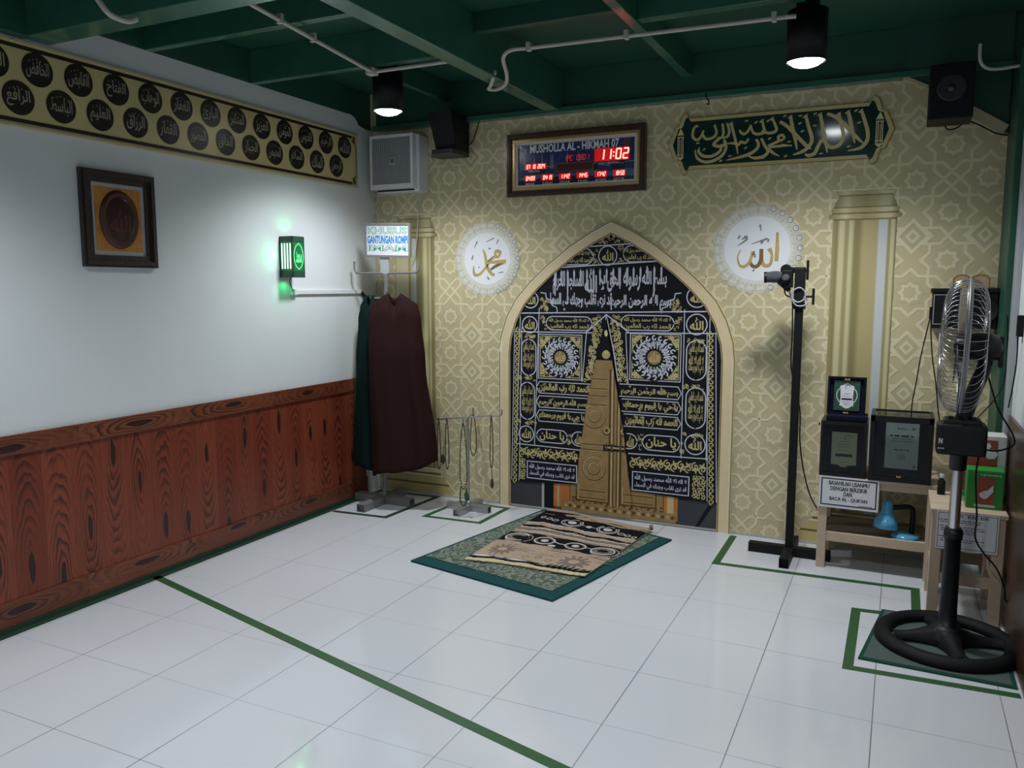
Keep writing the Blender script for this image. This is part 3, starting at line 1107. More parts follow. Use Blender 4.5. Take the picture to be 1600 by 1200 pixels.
# side columns
for side, xc, hw in ((0, 1.178, 0.058), (1, 2.236, 0.066)):
    for kind, z0, z1 in (('r', 1.30, 1.40), ('c', 1.132, 1.252), ('o', 0.865, 1.102), ('o', 0.580, 0.826), ('c', 0.428, 0.546)):
        dz = 0.022 if side else 0
        zc = (z0 + z1) / 2 + dz
        x = xc - 0.020 * (1.25 - zc) * (0 if side else 1.6) + (0.012 * (1.25 - zc) if side else 0)
        if kind == 'o':
            line(stadium(x - hw * .92, z0 + dz, x + hw * .92, z1 + dz), 0.0065)
            for q in range(3):
                ar((V4, 'لا اله الا الله', V3)[q], x - hw * .66, z0 + dz + .035 + q * .058, x + hw * .66, z0 + dz + .105 + q * .058, bold=.02, l=3 + q)
        else:
            line(circ(x, zc, hw * .95, 32), 0.0065)
            ar(W_ALLAH, x - hw * .6, zc - hw * .5, x + hw * .6, zc + hw * .62, bold=.03)
    for z in (1.115, 0.845, 0.562):
        dots(xc - hw - (.03 if not side else 0), z - .006, xc + hw * .8, z + .012, 16, seed=int(z * 100))
    for off, w in (((-.066, .005), (.064, .005)) if not side else ((-.072, .005), (.076, .005))):
        curt.put(ribbon([(xc + off - (0 if side else .03), 0.42), (xc + off, 1.30)], w), 'kis_silver', 2, CL)
# outer scroll borders
for x0, x1, zb in ((1.076, 1.096, 0.175), (2.352, 2.322, 0.175)):
    for k in range(30):
        t = k / 29
        z = zb + t * 0.98
        x = x0 + (x1 - x0) * t
        curt.put(ribbon(curl(x, z, 0.019, 1.1, PI / 2 if k % 2 else -PI / 2, 1 if k % 2 else -1, 10), 0.0065), 'kis_gold', 3, CL)
    for s in (-1, 1):
        curt.put(ribbon([(x0 + s * .027, zb), (x1 + s * .025, zb + 1.0)], 0.0045), 'kis_silver', 2, CL)
# floral band along the bottom and its side pieces
curt.put(ribbon([(1.09, 0.418), (1.53, 0.412)], 0.006), 'kis_silver', 2, CL)
curt.put(ribbon([(1.838, 0.420), (2.325, 0.430)], 0.006), 'kis_silver', 2, CL)
for x0, x1, z0, z1, n in ((1.105, 1.512, 0.335, 0.398, 10), (1.852, 2.315, 0.335, 0.402, 11)):
    for k in range(n):
        x = x0 + (x1 - x0) * (k + .5) / n
        z = (z0 + z1) / 2
        up = 1 if k % 2 else -1
        curt.put(ribbon(curl(x, z + up * .008, 0.026, 1.2, up * PI / 2, up, 12), 0.0075), 'kis_gold', 3, CL)
        for a in range(4):
            curt.put(leaf(x, z - up * .012, .024, .011, a * PI / 2 + .6 + k), 'kis_gold', 3, CL)
for x0, x1 in ((1.103, 1.148), (2.235, 2.312)):
    for k in range(6):
        z = 0.195 + k * .024
        for j in range(2 if x1 - x0 < .06 else 3):
            x = x0 + (j + .5) * (x1 - x0) / (2 if x1 - x0 < .06 else 3)
            curt.put(ribbon(curl(x, z, 0.014, 1.0, k * 1.7 + j, 1 if j % 2 else -1, 9), 0.006), 'kis_gold', 3, CL)
for x0, x1, z0, z1, t in ((1.155, 1.511, 0.193, 0.317, 0.004), (1.862, 2.222, 0.190, 0.318, -0.002)):
    curt.put(stadium(x0, z0, x1, z1)[::1] if False else rect(x0, z0, x1, z1), 'kis_navy', 4, CL)
    curt.put(outline(rect(x0 + .004, z0 + .004, x1 - .004, z1 - .004), 0.006), 'kis_silver', 5, CL)
    ar(V1, x0 + .02, z0 + .066, x1 - .02, z1 - .016, 'kis_silver', 5, .012)
    ar(V5, x0 + .02, z0 + .016, x1 - .02, z0 + .058, 'kis_silver', 5, .012)
curt.build('printed_curtain', mural)
# the strip of door seen through the opening lies over the curtain print
sh = Sheet(BACK(0.0122), ['door_gold', 'door_dark', 'door_light', 'door_orange'], 0.0002)
door(OPEN)
sh.build('door_opening', mural)
b = MB()
b.ringprism(OUT, INN, BACK(0.0), 0.0, 0.0162)
fr = build('arch_border', b, 'arch', mural)
sh = Sheet(BACK(0.0166), ['arch_hi', 'arch_lo'])
sh.put(ribbon(arch_outline(0.746, 1.0145, 1.819)[2:], 0.006), 'arch_lo', 0)
sh.put(ribbon([(AX - .746, 0), (AX - .746, 1.0145)], .006), 'arch_lo', 0)
sh.put(ribbon([(AX + .746, 0), (AX + .746, 1.0145)], .006), 'arch_lo', 0)
sh.put(ribbon([(AX - .738, 0), (AX - .738, 1.014)] + arch_outline(0.738, 1.014, 1.810)[2:][::-1][:9], .008), 'arch_hi', 1)
sh.put(ribbon([(AX + .736, 0), (AX + .736, 1.014)], .005), 'arch_hi', 1)
sh.put(ribbon(arch_outline(0.678, 1.0105, 1.748)[2:], 0.007), 'arch_lo', 1)
sh.put(ribbon([(AX - .678, 0), (AX - .678, 1.0105)], .007), 'arch_lo', 1)
sh.put(ribbon([(AX + .678, 0), (AX + .678, 1.0105)], .007), 'arch_lo', 1)
sh.build('border_lines', fr)

# printed columns
def column(xc, top, label, base_only_hint=False):
    t = thing('printed_column', label, 'column', (xc, 0, 0), 'printed gold columns')
    s = Sheet(BACK(0.002), ['gold_dark', 'gold', 'gold_light', 'gold_pale', 'strip_white', 'gold_deep'])
    w = 0.155
    ramp = [(-1.0, 'o'), (-.84, 'd'), (-.76, 'l'), (-.64, 'l'), (-.58, 'o'), (-.50, 'o'), (-.44, 'l'), (-.38, 'l'), (-.28, 'd'), (-.15, 'd'), (.0, 't'), (.42, 't'), (.47, 'w'), (.70, 'w'), (.75, 'o'), (.80, 'o'), (.84, 'l'), (.92, 'l'), (.97, 'd'), (1.0, 'd')] if not base_only_hint else \
           [(-1.0, 'd'), (-.95, 'l'), (-.60, 'c'), (-.38, 'c'), (-.28, 'o'), (-.24, 'd'), (-.19, 'l'), (-.10, 'l'), (-.06, 'w'), (.04, 'w'), (.10, 'd'), (.36, 'd'), (.48, 'l'), (.60, 'l'), (.66, 'o'), (.72, 't'), (.78, 'l'), (.84, 'd'), (1.0, 'o')]
    cmap = {'o': (.36, .31, .14), 'd': (.27, .225, .09), 'l': (.60, .545, .31), 't': (.46, .385, .185), 'w': (.58, .60, .60), 'c': (.60, .53, .32)}
    def ramp_mat(ramp, hw, k=1.0):
        mm = mat('printed_column_gold', (.4, .35, .15), rough=0.36, var=0)
        g = NB(mm)
        p_, x_, y_, z_ = g.xyz()
        cr = g.nt.nodes.new('ShaderNodeValToRGB')
        while len(cr.color_ramp.elements) < len(ramp):
            cr.color_ramp.elements.new(0.5)
        for e_, (q_, k_) in zip(cr.color_ramp.elements, ramp):
            e_.position = (q_ + 1) / 2
            e_.color = tuple(c_ * k for c_ in cmap[k_]) + (1,)
        g.nt.links.new(g.m('MULTIPLY_ADD', g.m('SUBTRACT', x_, xc), 0.5 / hw, 0.5), cr.inputs[0])
        g.color(cr.outputs[0])
        return mm
    mm = ramp_mat(ramp, 0.155)
    cap = [(-1.0, 'd'), (-.8, 'o'), (-.55, 'l'), (-.35, 't'), (.0, 'o'), (.3, 't'), (.55, 'l'), (.72, 'c'), (.85, 'o'), (1.0, 'd')]
    cl_, cm_, cd_ = ramp_mat(cap, .175, 1.12), ramp_mat(cap, .16, .85), ramp_mat(cap, .165, .55)
    z0, z1 = 0.20, top - .155
    s.put(rect(xc - w, z0, xc + w, z1), mm, 0)
    s.build('shaft', t)
    s = Sheet(BACK(0.003), ['gold', 'gold_dark', 'gold_light', 'gold_pale', 'gold_deep'])
    prof = [(-.160, .150, cd_), (-.152, .156, cd_), (-.151, .172, cl_), (-.140, .178, cl_), (-.128, .174, cl_), (-.127, .164, cd_), (-.120, .160, cd_), (-.119, .160, cl_), (-.106, .168, cl_), (-.096, .162, cl_), (-.095, .154, cd_), (-.088, .152, cm_),
            (-.070, .147, cm_), (-.052, .136, cm_), (-.036, .130, cm_), (-.035, .130, cd_), (-.028, .132, cd_), (-.027, .140, cl_), (-.018, .145, cl_), (-.010, .140, cl_)]
    for (h0, a0, m), (h1, a1, m1) in zip(prof, prof[1:]):
        if h1 - h0 > .0015:
            s.put([(xc - a0, top + h0), (xc + a0, top + h0), (xc + a1, top + h1), (xc - a1, top + h1)], m, 0)
    s.put(rect(xc - .165, top - .006, xc + .165, top), 'gold_pale', 0)
    s.build('capital', t)
    s = Sheet(BACK(0.003), ['gold', 'gold_dark', 'gold_light', 'gold_pale', 'gold_deep'])
    for z, h, a0, a1, m in ((0.0, .012, .275, .275, 'gold_dark'), (.012, .060, .268, .262, 'gold'), (.072, .012, .255, .25, 'gold_deep'), (.084, .050, .240, .212, 'gold'), (.134, .010, .212, .20, 'gold_pale'),
                            (.144, .014, .19, .19, 'gold_deep'), (.158, .022, .20, .20, 'gold_light'), (.180, .012, .192, .18, 'gold_pale'), (.192, .012, .175, .168, 'gold_dark')):
        s.put([(xc - a0, z), (xc + a0, z), (xc + a1, z + h), (xc - a1, z + h)], m, 0, rect(0.002, 0, RX, 3))
    s.build('base', t)
    return t


column(0.318, 1.915, 'gold fluted column printed on the wall behind the robes, left of the arch', True)
column(3.100, 1.938, 'gold fluted column printed on the wall behind the award cases, right of the arch')

# round white calligraphy prints
def roundel(cx, cz, R, ri, strokes, label):
    t = thing('calligraphy_roundel', label, 'wall print', (cx, 0, cz), 'round white calligraphy prints')
    s = Sheet(BACK(0.0020), ['lace', 'lace_light', 'ink_grey'])
    n = 26
    for k in range(n):
        a = 2 * PI * k / n
        s.put(circ(cx + R * .90 * math.cos(a), cz + R * .90 * math.sin(a), R * .115, 14), 'lace', 0)
    s.put(circ(cx, cz, R * .93, 60), 'lace_light', 1)
    for k in range(n):
        a = 2 * PI * (k + .5) / n
        s.put(leaf(cx + R * .76 * math.cos(a), cz + R * .76 * math.sin(a), R * .19, R * .10, a), 'lace', 2)
        s.put(circ(cx + R * .82 * math.cos(a + PI / n), cz + R * .82 * math.sin(a + PI / n), R * .035, 8), 'lace', 2)
    for k in range(n):
        a = 2 * PI * k / n
        if -1.25 < ((a + PI) % (2 * PI)) - PI < 1.35:
            s.put(ribbon(circ(cx + R * .93 * math.cos(a), cz + R * .93 * math.sin(a), R * .062, 12), R * .016, True), 'ink_grey', 3)
    s.build('lace_edge', t)
    s = Sheet(BACK(0.0034), ['disc_white', 'cal_gold', 'cal_brown', 'ink_grey'])
    s.put(circ(cx, cz, ri, 60), 'disc_white', 0)
    for pts, ws, m in strokes:
        s.put(brush(pts, ws), m, 2)
    s.build('disc', t)


def sc(pts, ox, oz, k):
    return [(ox + x * k, oz + z * k) for x, z in pts]


cx, cz = 0.869, 1.610
px = lambda x, y: (cx + (x - 490) * 0.000595, cz - (y - 600) * 0.000515)
roundel(cx, cz, 0.238, 0.166, [
    ([px(585, 800), px(540, 780), px(490, 690), px(470, 560), px(440, 480)], [.016, .022, .022, .018, .006], 'cal_gold'),
    ([px(325, 690), px(335, 790), px(400, 790), px(480, 700), px(560, 600), px(600, 570)], [.006, .020, .018, .014, .012, .012], 'cal_gold'),
    ([px(590, 580), px(600, 510), px(650, 520), px(630, 575), px(590, 580)], [.014, .020, .022, .016, .012], 'cal_gold'),
    ([px(490, 650), px(600, 640), px(720, 635)], [.008, .022, .024], 'cal_gold'),
    ([px(535, 735), px(600, 690), px(700, 645)], [.014, .02, .014], 'cal_brown'),
    ([px(490, 640), px(560, 590), px(610, 560)], [.008, .016, .012], 'cal_brown'),
    ([px(480, 390), px(580, 345)], [.003, .007], 'ink_grey'), ([px(610, 420), px(628, 365)], [.004, .010], 'ink_grey'), ([px(335, 460), px(375, 380)], [.004, .010], 'ink_grey'),
    ([px(305, 605), px(320, 550)], [.012, .005], 'ink_grey'), ([px(510, 470), px(535, 475)], [.010, .010], 'ink_grey'), ([px(490, 820), px(515, 855)], [.004, .016], 'ink_grey'),
    ([px(630, 775), px(690, 765)], [.004, .007], 'ink_grey'), ([px(385, 710), px(400, 700)], [.008, .008], 'ink_grey')],
    'round white calligraphy print with lacy edge on the wall left of the arch')
cx, cz = 2.557, 1.640
px = lambda x, y: (cx + (x - 575) * 0.000875, cz - (y - 1080) * 0.000875)
roundel(cx, cz, 0.246, 0.178, [
    ([px(697, 1160), px(699, 1080), px(697, 980)], [.020, .022, .012], 'cal_gold'),
    ([px(650, 1080), px(668, 1120), px(660, 1178), px(625, 1186), px(606, 1150), px(603, 1082)], [.026, .014, .018, .020, .022, .020], 'cal_gold'),
    ([px(603, 1082), px(603, 1150), px(580, 1190), px(550, 1186), px(540, 1150), px(560, 1095)], [.020, .022, .020, .020, .012, .010], 'cal_brown'),
    ([px(545, 1095), px(535, 1160), px(500, 1192), px(470, 1180), px(458, 1130), px(475, 1085)], [.006, .018, .018, .012, .008, .006], 'cal_gold'),
    ([px(455, 1060), px(510, 1020), px(495, 1000)], [.004, .012, .012], 'ink_grey'),
    ([px(540, 1050), px(640, 1018)], [.003, .012], 'ink_grey'), ([px(590, 930), px(598, 970)], [.012, .004], 'ink_grey'), ([px(480, 1020), px(515, 1000)], [.006, .014], 'ink_grey'),
    ([px(455, 1015), px(470, 995)], [.01, .01], 'ink_grey'), ([px(600, 1050), px(612, 1030), px(596, 1035)], [.01, .012, .008], 'ink_grey'),
    ([px(640, 1040), px(648, 1020)], [.012, .006], 'ink_grey'), ([px(562, 1110), px(566, 1135)], [.010, .010], 'ink_grey'), ([px(555, 1225), px(562, 1210)], [.004, .014], 'ink_grey')],
    'round white calligraphy print with lacy edge on the wall behind the microphone stand')

# ================================================================== CEILING FITTINGS
def Mx(o, z, x=None):
    """matrix whose local +Z points along z, placed at o"""
    z = Vector(z).normalized()
    a = Vector(x) if x else (Vector((1, 0, 0)) if abs(z.x) < .9 else Vector((0, 1, 0)))
    y = z.cross(a).normalized()
    x = y.cross(z)
    return Matrix(((x.x, y.x, z.x, o[0]), (x.y, y.y, z.y, o[1]), (x.z, y.z, z.z, o[2]), (0, 0, 0, 1)))


M['lens'] = mat('lit_lamp_lens', (0.9, 0.9, 0.9), emit=(0.93, 0.97, 1.0), estr=12.0, var=0)
M['reflector'] = mat('bright_reflector', (0.8, 0.8, 0.82), rough=0.2, metal=0.9, var=0)


def downlight(x, y, label, watts=None):
    t = thing('downlight', label, 'ceiling light', (x, y, 2.39), 'black can downlights')
    b = MB()
    b.lathe([(0.076, 2.43), (0.078, 2.392), (0.083, 2.388), (0.083, 2.60), (0.0, 2.60)], Matrix.Translation((x, y, 0)), 32, caps=False)
    build('housing', b, 'black_plastic', t)
    b = MB()
    b.box(x - .045, x + .045, y - .03, y + .03, 2.60, TOP)
    build('mounting_block', b, 'black_matt', t)
    b = MB()
    b.lathe([(0.0, 2.368), (0.030, 2.371), (0.055, 2.379), (0.070, 2.390), (0.0755, 2.400)], Matrix.Translation((x, y, 0)), 32, caps=False)
    build('lens', b, 'lens', t)
    spot('lamp', (x, y, 2.362), watts or LAMP_W, 138, t, blend=0.75)


downlight(0.690, -0.835, 'lit black can downlight near the left wall corner')
downlight(2.872, -0.872, 'lit black can downlight above the green calligraphy sign')
downlight(0.80, -3.30, 'unseen black can downlight shifted to brighten the left wall')  # out-of-view lamp, set here as fill light for the left wall
downlight(2.90, -3.35, 'lit black can downlight behind the camera on the right')
# conduit
def smooth(pts, k=6):
    P = [Vector(p) for p in pts]
    out = []
    for i in range(len(P) - 1):
        p0, p1, p2, p3 = P[max(i - 1, 0)], P[i], P[i + 1], P[min(i + 2, len(P) - 1)]
        for j in range(k):
            u = j / k
            out.append(0.5 * (2 * p1 + (p2 - p0) * u + (2 * p0 - 5 * p1 + 4 * p2 - p3) * u * u + (3 * p1 - p0 - 3 * p2 + p3) * u ** 3))
    out.append(P[-1])
    return out


t = thing('conduit_pipe', 'cream conduit pipe running along the ceiling to the left downlight', 'pipe', (0.80, -1.14, 2.5))
b = MB()
b.tube([(0.985, -2.32, 2.52), (0.80, -1.135, 2.52)], 0.0095, 10)
b.tube([(0.80, -1.13, 2.52), (1.31, -1.13, 2.52)], 0.0095, 10)
build('pipe', b, 'pvc', t)
b = MB()
b.box(0.775, 0.825, -1.16, -1.11, 2.503, 2.538, bev=0.005)
build('elbow_box', b, 'pvc', t)
for q in ((0.888, -1.70), (0.93, -1.96)):
    b = MB()
    b.box(q[0] - .014, q[0] + .014, q[1] - .008, q[1] + .008, 2.506, 2.545, bev=0.002)
    build('clip', b, 'pvc', t)
t = thing('conduit_pipe', 'cream conduit pipe looping under the long beam to the right downlight', 'pipe', (2.0, -1.13, 2.5))
b = MB()
b.tube(smooth([(1.40, -0.93, 2.50), (1.33, -0.84, 2.462), (1.292, -0.79, 2.458), (1.33, -0.765, 2.458), (1.42, -0.85, 2.458), (1.485, -0.97, 2.47), (1.53, -1.10, 2.51), (1.58, -1.12, 2.535), (1.66, -1.115, 2.535)]), 0.0095, 10)
b.tube([(1.65, -1.115, 2.535), (2.80, -1.05, 2.535), (2.845, -1.04, 2.535)], 0.0095, 10)
build('pipe', b, 'pvc', t)
for q in (1.67, 2.135, 2.76):
    b = MB()
    b.box(q - .010, q + .010, -1.128 + (q - 1.67) * .058, -1.098 + (q - 1.67) * .058, 2.522, 2.56, bev=0.002)
    build('clip', b, 'pvc', t)
b = MB()
b.tube(smooth([(0.60, -2.60, 2.52), (0.655, -2.565, 2.42), (0.66, -2.52, 2.405), (0.655, -2.47, 2.41), (0.66, -2.44, 2.425)]), 0.011, 10)
build('conduit_pipe', b, 'pvc', label='short bent cream conduit end hanging under the cross beam at top left', cat='pipe')
b = MB()
b.tube(smooth([(2.262, -0.062, 2.49), (2.266, -0.062, 2.47), (2.277, -0.063, 2.455), (2.284, -0.066, 2.437), (2.279, -0.069, 2.428), (2.272, -0.069, 2.436)]), 0.0032, 8)
build('hook', b, 'black_matt', label='small dark wire hook above the green calligraphy sign', cat='hook')

# ================================================================== LEFT WALL
# banner of names
t = thing('calligraphy_banner', 'long gold banner with two rows of black calligraphy discs on left wall', 'banner', (0, -1.4, 2.08))
M['banner'] = mat('brushed_gold_board', (0.60, 0.50, 0.24), rough=0.36, metal=0.1, var=0.16, vscale=4)
M['banner_edge'] = mat('gold_banner_edge', (0.55, 0.48, 0.28), rough=0.35, metal=0.1)
M['disc_black'] = mat('printed_brown_black', (0.016, 0.011, 0.009), rough=0.35)
M['disc_text'] = mat('printed_silver_gold', (0.33, 0.30, 0.23), rough=0.4)
b = MB()
b.box(0.001, 0.012, -4.6, -0.200, 2.078, 2.425, bev=0.002)
build('board', b, 'banner', t)
for z0, z1 in ((2.078, 2.090), (2.412, 2.425)):
    b = MB()
    b.box(0.010, 0.017, -4.6, -0.199, z0, z1, bev=0.002)
    build('edge_strip', b, 'banner_edge', t)
for k in range(6):
    for z in (2.084, 2.418):
        b = MB()
        b.sphere((0.017, -1.22 - 1.28 * (k - 0) if k < 3 else -1.22 - 1.28 * k, z), 0.005, s=(.6, 1, 1))
        if k < 3:
            build('screw', b, 'chrome', t)
s = Sheet(LEFT(0.0135), ['disc_black', 'disc_text'])
for z0, z1 in ((2.096, 2.112), (2.390, 2.406)):
    s.put(rect(-4.6, z0, -0.262, z1), 'disc_black', 0)
s.put(rect(-0.222, 2.15, -0.216, 2.35), 'disc_black', 0)
for zc, sg in ((2.12, -1), (2.382, 1)):
    for k in range(7):
        s.put(ribbon(curl(-0.232 - .010 * (k % 3), zc + sg * (.012 - .012 * (k // 2)), 0.011, 1.0, k * 1.1, 1 if k % 2 else -1, 8), 0.0045), 'disc_black', 0)
TOPN = 'الله الرحيم القدوس المؤمن العزيز المتكبر البارئ الغفار الوهاب الفتاح القابض الخافض المعز السميع الحكم اللطيف الحليم الغفور العلى الحفيظ الحسيب الكريم'.split()
BOTN = 'الرحمن الملك السلام المهيمن الجبار الخالق المصور القهار الرزاق العليم الباسط الرافع المذل البصير العدل الخبير العظيم الشكور الكبير المقيت الجليل'.split()
for names, y0, zc in ((TOPN, -0.338, 2.323), (BOTN, -0.428, 2.194)):
    for k, nm in enumerate(names):
        yc = y0 - k * 0.1872
        s.put(circ(yc, zc, 0.0685, 36), 'disc_black', 0)
        s.put(text(nm, yc - .050, zc - .036, yc + .050, zc + .036, 0.012, True), 'disc_text', 1)
        for a in range(5):
            s.put(circ(yc - .035 + a * .017, zc + .043 - abs(a - 2) * .006, .003, 6), 'disc_text', 1)
s.build('printed_discs', t)

# framed carving
t = thing('framed_picture', 'dark carved wooden frame with orange panel and brown oval calligraphy plaque', 'picture', (0, -2.04, 1.52))
L = LEFT(0.0)
b = MB()
PF = (-2.238, 1.520, -1.846, 1.953)
b.ringprism(rect(*PF), rect(PF[0] + .034, PF[1] + .034, PF[2] - .034, PF[3] - .034), L, 0.0, 0.022)
b.ringprism(rect(PF[0] + .010, PF[1] + .010, PF[2] - .010, PF[3] - .010), rect(PF[0] + .026, PF[1] + .026, PF[2] - .026, PF[3] - .026), L, 0.02, 0.030)
b.ringprism(rect(PF[0] + .032, PF[1] + .032, PF[2] - .032, PF[3] - .032), rect(PF[0] + .054, PF[1] + .054, PF[2] - .054, PF[3] - .054), L, 0.0, 0.016)
build('frame', b, 'frame_dark', t)
b = MB()
b.box(0.001, 0.006, PF[0] + .05, PF[2] - .05, PF[1] + .05, PF[3] - .05)
build('mat_board', b, 'mat_board', t)
M['orange'] = mat('mottled_orange_panel', (0.46, 0.20, 0.035), rough=0.6, var=0.45, vscale=45)
M['oval'] = mat('brown_wood_oval', (0.085, 0.026, 0.020), rough=0.3, var=0.3, vscale=30)
M['oval_dark'] = mat('dark_wood_oval', (0.035, 0.012, 0.013), rough=0.25, var=0.3)
b = MB()
b.box(0.005, 0.008, PF[0] + .073, PF[2] - .073, PF[1] + .073, PF[3] - .073)
build('panel', b, 'orange', t)
yc, zc = -2.042, 1.738
M4 = Mx((0.008, yc, zc), (1, 0, 0), (0, 1, 0))
b = MB()
b.lathe([(0.103, 0.0), (0.101, 0.008), (0.092, 0.013), (0.082, 0.010)], M4, 48, sx=1.0, sy=1.30)
ov = build('oval_plaque', b, 'oval', t)
b = MB()
b.lathe([(0.084, 0.0), (0.084, 0.009), (0.070, 0.011), (0.0, 0.011)], M4, 48, sx=1.0, sy=1.33)
build('oval_field', b, 'oval_dark', ov)
s = Sheet(LEFT(0.0195), ['oval'])
s.put(text('الله', yc - .055, zc - .06, yc + .055, zc + .055, .02, True), 'oval', 0)
s.build('carved_calligraphy', ov)

# green lantern
M['lantern'] = mat('dark_green_lantern', (0.012, 0.060, 0.035), rough=0.35)
M['lantern_face'] = mat('green_lantern_panel', (0.01, 0.10, 0.04), rough=0.3, emit=(0.02, 0.5, 0.12), estr=0.06, var=0)
M['slit'] = mat('glowing_slit', (0.6, 0.9, 0.7), emit=(0.60, 1.0, 0.74), estr=1.3, var=0)
M['glow_green'] = mat('glowing_green_line', (0.1, 0.8, 0.2), emit=(0.10, 0.95, 0.22), estr=0.9, var=0)
t = thing('lantern_lamp', 'small dark green wall lantern glowing green with lit slits and emblem', 'wall lamp', (0, -0.92, 1.483))
y0, y1, x1, z0, z1 = -0.965, -0.862, 0.100, 1.485, 1.730
b = MB()
b.box(0.0, x1, y0, y1, z0, z0 + .040, bev=0.004)
b.box(0.0, x1, y0, y1, z1 - .040, z1 - .006, bev=0.004)
for yy in (y0, y1 - .008):
    for xx in (0.0, x1 - .008):
        b.box(xx, xx + .008, yy, yy + .008, z0, z1 - .01)
build('housing', b, 'lantern', t)
b = MB()
b.box(0.004, x1 - .002, y0 + .002, y1 - .002, z0 + .035, z1 - .038)
pn = build('panels', b, 'lantern_face', t)
s = Sheet(frame_map((0, y0 + .0012, z0), (1, 0, 0), (0, 0, 1), (0, -1, 0)), ['slit'])
for k in range(4):
    s.put(rect(0.014 + k * .0205, .050, 0.0235 + k * .0205, .197), 'slit', 0)
s.build('light_slits', pn)
s = Sheet(LEFT(x1 - .0008), ['glow_green'])
yc, zc = (y0 + y1) / 2, (z0 + z1) / 2
oval = [(yc + .040 * math.sin(PI * k / 12) * (1 if k < 12 else 1), zc + .072 * math.cos(PI * k / 12)) for k in range(24)]
s.put(ribbon([(yc + .040 * math.sin(2 * PI * k / 24), zc + .070 * math.cos(2 * PI * k / 24) * (1 + .08 * (k % 12 == 0))) for k in range(24)], .005, True), 'glow_green', 0)
s.put(text('محمد', yc - .024, zc - .038, yc + .026, zc + .028, .02, True), 'glow_green', 1)
s.build('emblem', pn)
b = MB()
b.box(0.001, 0.055, y0 - .004, y0 - .001, z0 + .06, z0 + .2)
for nm, loc, tgt, w in (('lantern_glow', (0.03, y0 - 0.012, 1.61), (0.0, -1.30, 1.60), 0.5), ('lantern_glow', (0.05, -0.915, z1 + .012), (0.0, -0.93, 2.1), 0.2), ('lantern_glow', (0.05, -0.935, z0 - .012), (0.0, -0.96, 1.15), 0.3)):
    spot(nm, loc, w, 150, t, 0.8, (0.05, 1.0, 0.27), 0.015, aim=tgt)
b = MB()
b.tube(smooth([(0.05, -0.93, 1.488), (0.045, -0.935, 1.46), (0.03, -0.905, 1.43), (0.022, -0.882, 1.405)]), 0.0028, 8)
build('cord', b, 'black_plastic', t)

# cable trunking with the plug hanging on its end
t = thing('cable_trunking', 'thin white cable trunking running along the white wall below the lantern', 'trunking', (0, -0.5, 1.385))
b = MB()
b.box(0.0, 0.014, -0.872, -0.14, 1.386, 1.412, bev=0.002)
build('channel', b, 'white_plastic', t)
b = MB()
b.box(0.0, 0.022, -0.885, -0.84, 1.381, 1.418, bev=0.003)
build('end_box', b, 'white_plastic', t)
t = thing('power_cord', 'black plug and thin black cord hanging down beside the green robe', 'cord', (0.03, -0.17, 0.7))
b = MB()
b.bar((0.010, -0.190, 1.398), (0.028, -0.145, 1.345), 0.016, 0.016, bev=0.004)
build('plug', b, 'black_plastic', t)
b = MB()
b.tube(smooth([(0.028, -0.145, 1.345), (0.030, -0.175, 1.27), (0.030, -0.20, 1.12), (0.028, -0.245, 0.96), (0.030, -0.225, 0.86), (0.03, -0.20, 0.75)]), 0.0028, 8)
build('cord', b, 'black_plastic', t)

# ================================================================== BACK WALL FITTINGS
# louvred fan box in the corner
t = thing('box_fan', 'square white fan box with slatted grille high in the left corner', 'fan', (0.25, -0.1, 2.05))
b = MB()
X0, X1, Z0, Z1, YF = 0.085, 0.418, 2.068, 2.412, -0.165
b.box(X0 + .02, X1 + .02, YF + .045, -0.002, Z0 - .018, Z1 - .002, bev=0.008)
build('housing', b, 'white_plastic', t)
b = MB()
B0 = BACK(0.0)
b.ringprism(rect(X0, Z0, X1, Z1), rect(X0 + .016, Z0 + .030, X1 - .020, Z1 - .018), B0, -YF - .05, -YF)
build('front_frame', b, 'white_plastic', t)
b = MB()
b.box(X0 + .014, X1 - .018, YF + .020, YF + .03, Z0 + .028, Z1 - .016)
build('dark_inside', b, mat('dim_grey_inside', (0.055, 0.065, 0.07), rough=0.6), t)
b = MB()
n = 40
for k in range(n):
    x = X0 + .018 + (X1 - X0 - .040) * (k + .5) / n
    b.box(x - .0018, x + .0018, YF + .003, YF + .015, Z0 + .03, Z1 - .018)
build('grille', b, 'grey_plastic', t)
cx, cz = (X0 + X1) / 2 + .01, (Z0 + Z1) / 2 + .005
b = MB()
b.lathe([(0.118, 0.0), (0.112, .003), (0.0, .003)], Mx((cx, YF + .020, cz), (0, -1, 0)), 40)
build('fan_drum', b, mat('dark_fan_drum', (0.028, 0.034, 0.036), rough=0.6), t)
b = MB()
b.box(cx - .022, cx + .022, YF - .002, YF + .004, cz - .026, cz + .026, bev=0.004)
bd = build('centre_badge', b, 'grey_plastic', t)
b = MB()
b.box(cx - .013, cx + .013, YF - .004, YF - .001, cz - .016, cz + .016, bev=0.001)
build('badge_inset', b, 'ink_soft', bd)
b = MB()
b.box(X0 + .03, X1 - .02, YF + .04, YF + .05, Z0 - .012, Z0 - .002)
build('bottom_vent', b, 'ink', t)
b = MB()
b.tube(smooth([(0.405, -0.03, 2.05), (0.378, -0.03, 2.013), (0.368, -0.03, 1.87), (0.352, -0.035, 1.70), (0.330, -0.03, 1.63), (0.311, -0.03, 1.594)]), 0.003, 8)
build('cord', b, 'pvc', t)
b = MB()
b.tube([(0.345, -0.003, 2.04), (0.350, -0.003, 1.955)], 0.003, 6)
build('cord', b, 'pvc', t)

